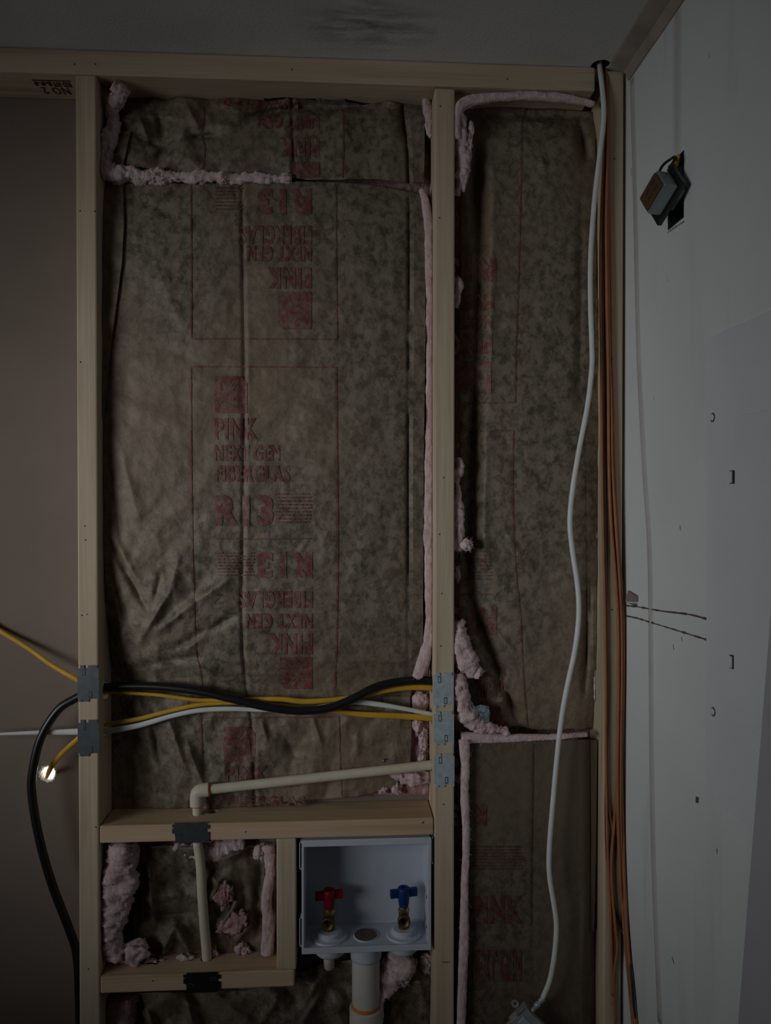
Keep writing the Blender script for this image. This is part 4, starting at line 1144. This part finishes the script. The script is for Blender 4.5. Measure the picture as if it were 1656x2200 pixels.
valve(867, M_hblue, 'blue-handled brass valve', -0.05, 1)
# hubs below the box
for px, r in ((709, 0.0300), (866, 0.0285)):
    x = float(P(px, 2050, 0.036)[0])
    lathe('valve_hub', (x, 0.036, BZ0+0.0005), (0, 0, -1), [(r, 0), (r, 0.016), (r*0.94, 0.021), (r*0.78, 0.0255), (r*0.4, 0.029), (0.0002, 0.030)], M_plastic, ob, seg=36)
x = float(P(706, 2070, 0.036)[0])
tag(tube('supply_stub', [(x, 0.036, BZ0-0.0275), (x, 0.037, BZ0-0.038), (x+0.001, 0.045, BZ0-0.055)], 0.010, 0.010, M_cpvc, seg=18, n=16), 'short dim supply pipe stub under the red valve', 'pipe')
dp = thing('drain_pipe', (dx, 0.037, BZ0-0.2), 'wide white drain pipe hanging below the valve box', 'pipe')
lathe('hub', (dx, 0.037, BZ0-0.0005), (0, 0, -1), [(0.0305, 0), (0.0298, 0.030), (0.0290, 0.034), (0.0262, 0.0345)], M_plastic, dp, seg=36)
lathe('pipe', (dx, 0.037, BZ0-0.015), (0, 0, -1), [(0.0262, 0), (0.0262, 0.10), (0.0258, 0.12)], M_pvc, dp, seg=36)
zr = float(P(786, 2172, 0.012)[2])
lathe('primer_ring', (dx, 0.037, zr), (0, 0, -1), [(0.0264, 0), (0.0268, 0.001), (0.0268, 0.006), (0.0264, 0.007)], M_primer, dp, seg=36)
lathe('coupling', (dx, 0.037, zr-0.007), (0, 0, -1), [(0.0262, 0), (0.0305, 0.0005), (0.0310, 0.002), (0.0310, 0.06)], M_pvc, dp, seg=36)

# ------------------------------------------------------------------ hanging white cable and splitter
WPTS = [(1286, 118, .010), (1289, 150, .000), (1294, 195, -.012), (1297, 240, -.016), (1294, 285, -.018), (1285, 360, -.020), (1277, 430, -.020), (1269, 540, -.020), (1268, 640, -.020), (1271, 740, -.020), (1271, 790, -.020), (1262, 870, -.022), (1244, 965, -.024), (1230, 1050, -.026), (1224, 1120, -.026), (1229, 1180, -.026), (1240, 1255, -.026), (1243, 1320, -.026), (1235, 1395, -.026), (1217, 1480, -.024), (1205, 1550, -.022), (1195, 1640, -.020), (1187, 1730, -.020), (1180, 1820, -.020), (1180, 1880, -.020), (1190, 1945, -.020), (1195, 1990, -.020), (1191, 2050, -.020), (1181, 2105, -.020), (1165, 2146, -.020)]
tag(pxtube('hanging_cable', WPTS, 0.0046, 0.0046, M_whitec, seg=14, n=200), 'long white round cable hanging loose in front of the narrow bay', 'cable')
sp = thing('cable_splitter', P(1150, 2210, -.02), 'small grey metal cable splitter hanging on the end of the white cable', 'splitter')
pc = P(1137, 2193, -.02)
ang = math.radians(-38)
Ms = Matrix.Translation(Vector(pc)) @ Matrix.Rotation(ang, 4, 'Y').inverted()
def sbox(name, x0, x1, y0, y1, z0, z1, mat, parent=sp, bevel=0.0012):
    m = Matrix.Translation(Vector(pc)) @ Matrix.Rotation(math.radians(46), 4, 'Y')
    return box(name, x0, x1, y0, y1, z0, z1, mat, parent, bevel=bevel, mat4=m)
sbox('case', -0.028, 0.040, -0.008, 0.008, -0.024, 0.014, M_die)
sbox('label_plate', -0.018, 0.030, -0.0092, -0.0075, -0.016, 0.000, M_galv, bevel=0.0004)
sbox('case_rib', -0.0305, -0.0275, -0.010, 0.006, -0.006, 0.018, M_shiny, bevel=0.0006)
va = P(1165, 2146, -.02); vb = P(1138, 2176, -.02); vd = vb-va
lathe('cable_plug', va-vd*0.06, vd, [(0.0042, 0), (0.0050, 0.0015), (0.0050, 0.009), (0.0038, 0.0095), (0.0038, 0.012), (0.0054, 0.0125), (0.0054, 0.020), (0.0042, 0.0205), (0.0042, 0.032)], M_die, sp, seg=12)
vc = P(1098, 2196, -.02)
lathe('output_plug', vc, P(1086, 2212, -.02)-vc, [(0.0042, -0.006), (0.0042, 0.002), (0.0050, 0.002), (0.0050, 0.02)], M_die, sp, seg=12)
c_ = P(1106, 2156, -.02)
bm = bmesh.new()
vs = []
for k in range(20):
    a = 2*math.pi*k/20
    for r, yy in ((0.0068, -.001), (0.0036, -.001), (0.0036, .001), (0.0068, .001)):
        vs.append(bm.verts.new((c_[0]+r*math.cos(a), c_[1]+yy, c_[2]+r*math.sin(a))))
for k in range(20):
    j = (k+1) % 20
    for q in range(4): bm.faces.new((vs[k*4+q], vs[j*4+q], vs[j*4+(q+1) % 4], vs[k*4+(q+1) % 4]))
bm_obj('mounting_ear', bm, M_die, sp)

# ------------------------------------------------------------------ wire bundle on the right stud
ceil_hole = P(1292, 140, 0.005)
cut(ceiling, [('cyl', (float(PZ(1292, 136, CEIL)[0]), float(PZ(1292, 136, CEIL)[1])+0.006, CEIL), (0, 0, 1), 0.017, 0.20)])
lathe('hole_shade_tube', (float(PZ(1292, 136, CEIL)[0]), float(PZ(1292, 136, CEIL)[1])+0.006, CEIL+0.002), (0, 0, 1), [(0.0168, 0), (0.0168, 0.09), (0.0002, 0.09)], M_blackm, ceiling)  # added dark tube standing in for shade inside the ceiling hole
GRP = 'thin wires bundled on the right stud'
wires = [
 ([(1295, 128), (1297, 200), (1298, 300), (1291, 480), (1290, 640), (1292, 820), (1293, 1000), (1296, 1180), (1299, 1300), (1301, 1480), (1301, 1620), (1304, 1800), (1308, 1900), (1312, 1980), (1316, 2140)], -.006, .0026, M_orange, 'leftmost orange wire of the bundle on the right stud'),
 ([(1297, 128), (1299, 200), (1301, 300), (1295, 480), (1294, 640), (1296, 820), (1296, 1000), (1300, 1180), (1303, 1300), (1305, 1480), (1303, 1600), (1306, 1720), (1318, 1800), (1313, 1860), (1316, 1960), (1320, 2060), (1318, 2160)], -.004, .0024, M_brownw, 'brown wire next to the leftmost orange wire of the bundle'),
 ([(1301, 128), (1302, 200), (1303, 300), (1300, 480), (1298, 640), (1298, 820), (1300, 1000), (1303, 1150), (1303, 1300), (1306, 1480), (1302, 1660), (1301, 1740), (1304, 1840), (1314, 1920), (1326, 1970), (1340, 2010), (1354, 2080), (1366, 2210)], -.003, .0024, M_black, 'black wire in the middle of the bundle on the right stud'),
 ([(1299, 128), (1302, 220), (1304, 330), (1303, 480), (1303, 640), (1306, 770), (1310, 880), (1312, 1000), (1318, 1120), (1326, 1230), (1331, 1330), (1332, 1450), (1331, 1560), (1328, 1640), (1320, 1760), (1313, 1850), (1315, 1920), (1322, 1990), (1326, 2040), (1318, 2100), (1322, 2200)], -.006, .0031, M_orange, 'orange wire curling back over the stud near the bottom of the bundle'),
 ([(1302, 128), (1304, 220), (1306, 330), (1305, 480), (1307, 640), (1309, 770), (1313, 880), (1315, 1000), (1322, 1120), (1329, 1230), (1334, 1330), (1335, 1450), (1333, 1560), (1332, 1680), (1332, 1760), (1336, 1900), (1342, 1990), (1350, 2090), (1362, 2210)], -.010, .0031, M_orange, 'foremost orange wire of the bundle bowing out beside the white wall'),
 ([(1303, 128), (1306, 230), (1307, 340), (1309, 480), (1312, 640), (1314, 780), (1317, 900), (1320, 1020), (1327, 1140), (1333, 1240), (1338, 1340), (1339, 1450), (1336, 1560), (1335, 1680), (1338, 1800), (1342, 1920), (1348, 2020), (1356, 2110), (1366, 2210)], -.007, .0031, M_orange, 'rightmost orange wire of the bundle touching the white wall side'),
 ([(1304, 128), (1306, 240), (1308, 350), (1307, 480), (1308, 640), (1308, 772), (1311, 860), (1318, 960), (1323, 1080), (1331, 1200), (1337, 1330), (1337, 1450), (1335, 1560), (1334, 1680), (1336, 1800), (1339, 1920), (1345, 2010), (1352, 2100), (1362, 2220)], -.003, .0026, M_brownw, 'brown wire tucked behind the orange wires at the white wall'),
 ([(1303, 128), (1304, 220), (1305, 330), (1302, 480), (1304, 640), (1306, 770), (1307, 880), (1308, 1000), (1312, 1120), (1321, 1230), (1327, 1330), (1328, 1450), (1327, 1560), (1326, 1640), (1327, 1760), (1333, 1900), (1340, 1990), (1349, 2090), (1360, 2210)], -.012, .0029, M_orange, 'inner orange wire of the bundle left of the foremost orange one'),
]
for pts, yy, r, mt, lab in wires:
    q = []
    for a, b in pts:
        p_ = P(a, b, yy if b > 200 else 0.012)
        q.append(PX(a, b, ROOM_X1-0.006) if p_[0] > ROOM_X1-0.006 else p_)
    tag(tube('thin_wire', q, r, r, mt, seg=8, n=150), lab, 'wire', GRP)
st = lathe('wire_staple', P(1308, 773, -.004), (0, -1, 0), [(0.0002, 0.006), (0.0045, 0.006), (0.0055, 0.003), (0.0055, -0.001)], M_nail, None, seg=10)
tag(st, 'small dark staple pinning the wire bundle to the right stud', 'staple')

# ------------------------------------------------------------------ outlet hanging from the right wall
gb = thing('gang_box', (ROOM_X1+0.02, (OB[0]+OB[1])/2, OB[2]), 'dark metal box sunk into the opening high on the white wall', 'electrical box')
bm = bmesh.new()
g = 0.0012
y0_, y1_, z0_, z1_ = OB[0]+0.0006, OB[1]-0.0006, OB[2]+0.0006, OB[3]-0.0006
xA, xB = ROOM_X1-0.0005, ROOM_X1+0.052
for a in ((xB-g, xB, y0_, y1_, z0_, z1_), (xA, xB, y0_, y0_+g, z0_, z1_), (xA, xB, y1_-g, y1_, z0_, z1_), (xA, xB, y0_, y1_, z0_, z0_+g), (xA, xB, y0_, y1_, z1_-g, z1_)):
    bm_box(bm, *a)
bm_obj('box_shell', bm, plain('dark_gang_box', (0.06, 0.075, 0.08), 0.5, 0.4), gb)
wall_line('bright_edge', [(1436, 499), (1452, 488), (1470, 476)], 0.0012, M_shiny, gb, 3)
dv = thing('wall_outlet', PX(1425, 420, 0.50), 'brown and grey electrical outlet dangling out of the opening by its wires', 'outlet')
# turned half towards the room: depth axis E into the wall, long axis L, short axis K
cf_, cr_, cu_ = Vector(c_f), Vector(c_r), Vector(c_u)
E_ = (cr_*0.954-cu_*0.01+cf_*0.299).normalized()
L_ = -(cr_*-13+cu_*-38+cf_*53); L_ = (L_-E_*L_.dot(E_)).normalized()
K_ = E_.cross(L_).normalized()
pc2 = Vector(PX(1396, 412, 0.476))
Md = Matrix(((E_.x, K_.x, L_.x, pc2.x), (E_.y, K_.y, L_.y, pc2.y), (E_.z, K_.z, L_.z, pc2.z), (0, 0, 0, 1)))
def dbox(name, x0, x1, y0, y1, z0, z1, mat, bevel=0.002, parent=dv):
    return box(name, x0, x1, y0, y1, z0, z1, mat, parent, bevel=bevel, mat4=Md)
fc = dbox('face', 0.0, 0.005, -0.0165, 0.0165, -0.023, 0.023, M_dbrown, 0.0025)
dbox('body', 0.004, 0.028, -0.019, 0.019, -0.026, 0.026, M_dgrey, 0.003)
dbox('yoke', 0.028, 0.036, -0.023, 0.023, -0.040, 0.034, M_black, 0.0012)
dbox('rear_housing', 0.036, 0.050, -0.013, 0.013, -0.018, 0.020, M_dgrey, 0.003)
for zc in (0.011, -0.004):
    for yc in (-0.006, 0.006):
        dbox('slot', -0.0006, 0.001, yc-0.0018, yc+0.0018, zc-0.005, zc+0.005, M_nail, 0.0, fc)
pw = [PX(1412, 376, 0.495), PX(1424, 355, 0.498), PX(1440, 342, 0.503), PX(1450, 337, 0.51), PX(1452, 344, 0.522), PX(1450, 352, 0.535)]
tube('lead_wire', pw, 0.0021, 0.0021, M_black, dv, seg=8, n=30)
pw = [PX(1434, 368, 0.500), PX(1444, 352, 0.506), PX(1450, 342, 0.512), PX(1454, 346, 0.53)]
tube('lead_wire', pw, 0.0021, 0.0021, M_black, dv, seg=8, n=30)
nt_ = lathe('wire_nut', PX(1448, 357, 0.520), PX(1458, 337, 0.528)-PX(1448, 357, 0.520), [(0.0050, 0), (0.0060, 0.002), (0.0052, 0.016), (0.0030, 0.020), (0.0002, 0.0205)], M_nut, None, seg=12)
tag(nt_, 'yellow wire nut in the top of the wall opening', 'wire nut')

# ------------------------------------------------------------------ breaker panel cover on the right wall
PZ1, PZ0 = float(PX(1526, 728)[2]), float(PX(1526, 1705)[2])
PY1 = float(PX(1526, 1200)[1]); PY0 = PY1-0.38
ep = thing('breaker_panel', (ROOM_X1, (PY0+PY1)/2, PZ0), 'white painted flush breaker panel cover on the right wall', 'panel')
box('cover', ROOM_X1-0.0060, ROOM_X1+0.001, PY0, PY1, PZ0, PZ1, M_panel, ep, bevel=0.0012)
DY1 = float(PX(1590, 1200)[1]); DZ1 = float(PX(1592, 895)[2]); DZ0 = float(PX(1592, 1552)[2])
dd_ = box('door', ROOM_X1-0.0085, ROOM_X1-0.0055, DY1-0.24, DY1, DZ0, DZ1, M_panel, ep, bevel=0.0010)
for px, py in ((1540, 897), (1541, 1529)):
    c = PX(px, py)
    s_ = lathe('screw', (ROOM_X1-0.0058, c[1], c[2]), (-1, 0, 0), [(0.0066, 0), (0.0066, 0.0008), (0.0052, 0.0012)], M_nail, ep, seg=16)
    lathe('screw_head', (ROOM_X1-0.0058, c[1]+0.0006, c[2]+0.0004), (-1, 0, 0), [(0.0046, 0), (0.0046, 0.0018), (0.0030, 0.0026), (0.0002, 0.0028)], M_panel, s_, seg=16)
for py in (1025, 1422):
    c = PX(1585, py)
    l_ = box('latch', ROOM_X1-0.0092, ROOM_X1-0.0058, c[1]-0.0048, c[1]+0.0048, c[2]-0.0088, c[2]+0.0088, M_nail, ep)
    box('latch_tab', ROOM_X1-0.0100, ROOM_X1-0.0090, c[1]-0.0024, c[1]+0.0044, c[2]-0.0076, c[2]+0.0076, M_panel, l_)

# ------------------------------------------------------------------ grey sheet leaning on the right wall
a = PX(1656, 1310, 0.506); b = PX(1585, 2200, 0.506)
dy, dz = b[1]-a[1], b[2]-a[2]
sl = dy/dz
zb, zt_ = 0.0, 1.62
yb = a[1]+(zb-a[2])*sl; yt = a[1]+(zt_-a[2])*sl
bm = bmesh.new()
pp = [(yb, zb), (yt, zt_), (yt-0.55, zt_-0.55*abs(sl)), (yb-0.55, zb)]
f_ = [bm.verts.new((0.506, y, z)) for y, z in pp]; g_ = [bm.verts.new((0.518, y, z)) for y, z in pp]
bm.faces.new(f_); bm.faces.new(g_[::-1])
for k in range(4): bm.faces.new((f_[k], f_[(k+1) % 4], g_[(k+1) % 4], g_[k]))
tag(bm_obj('leaning_sheet', bm, M_sheet), 'plain grey sheet leaning on the white wall at the lower right corner', 'board')
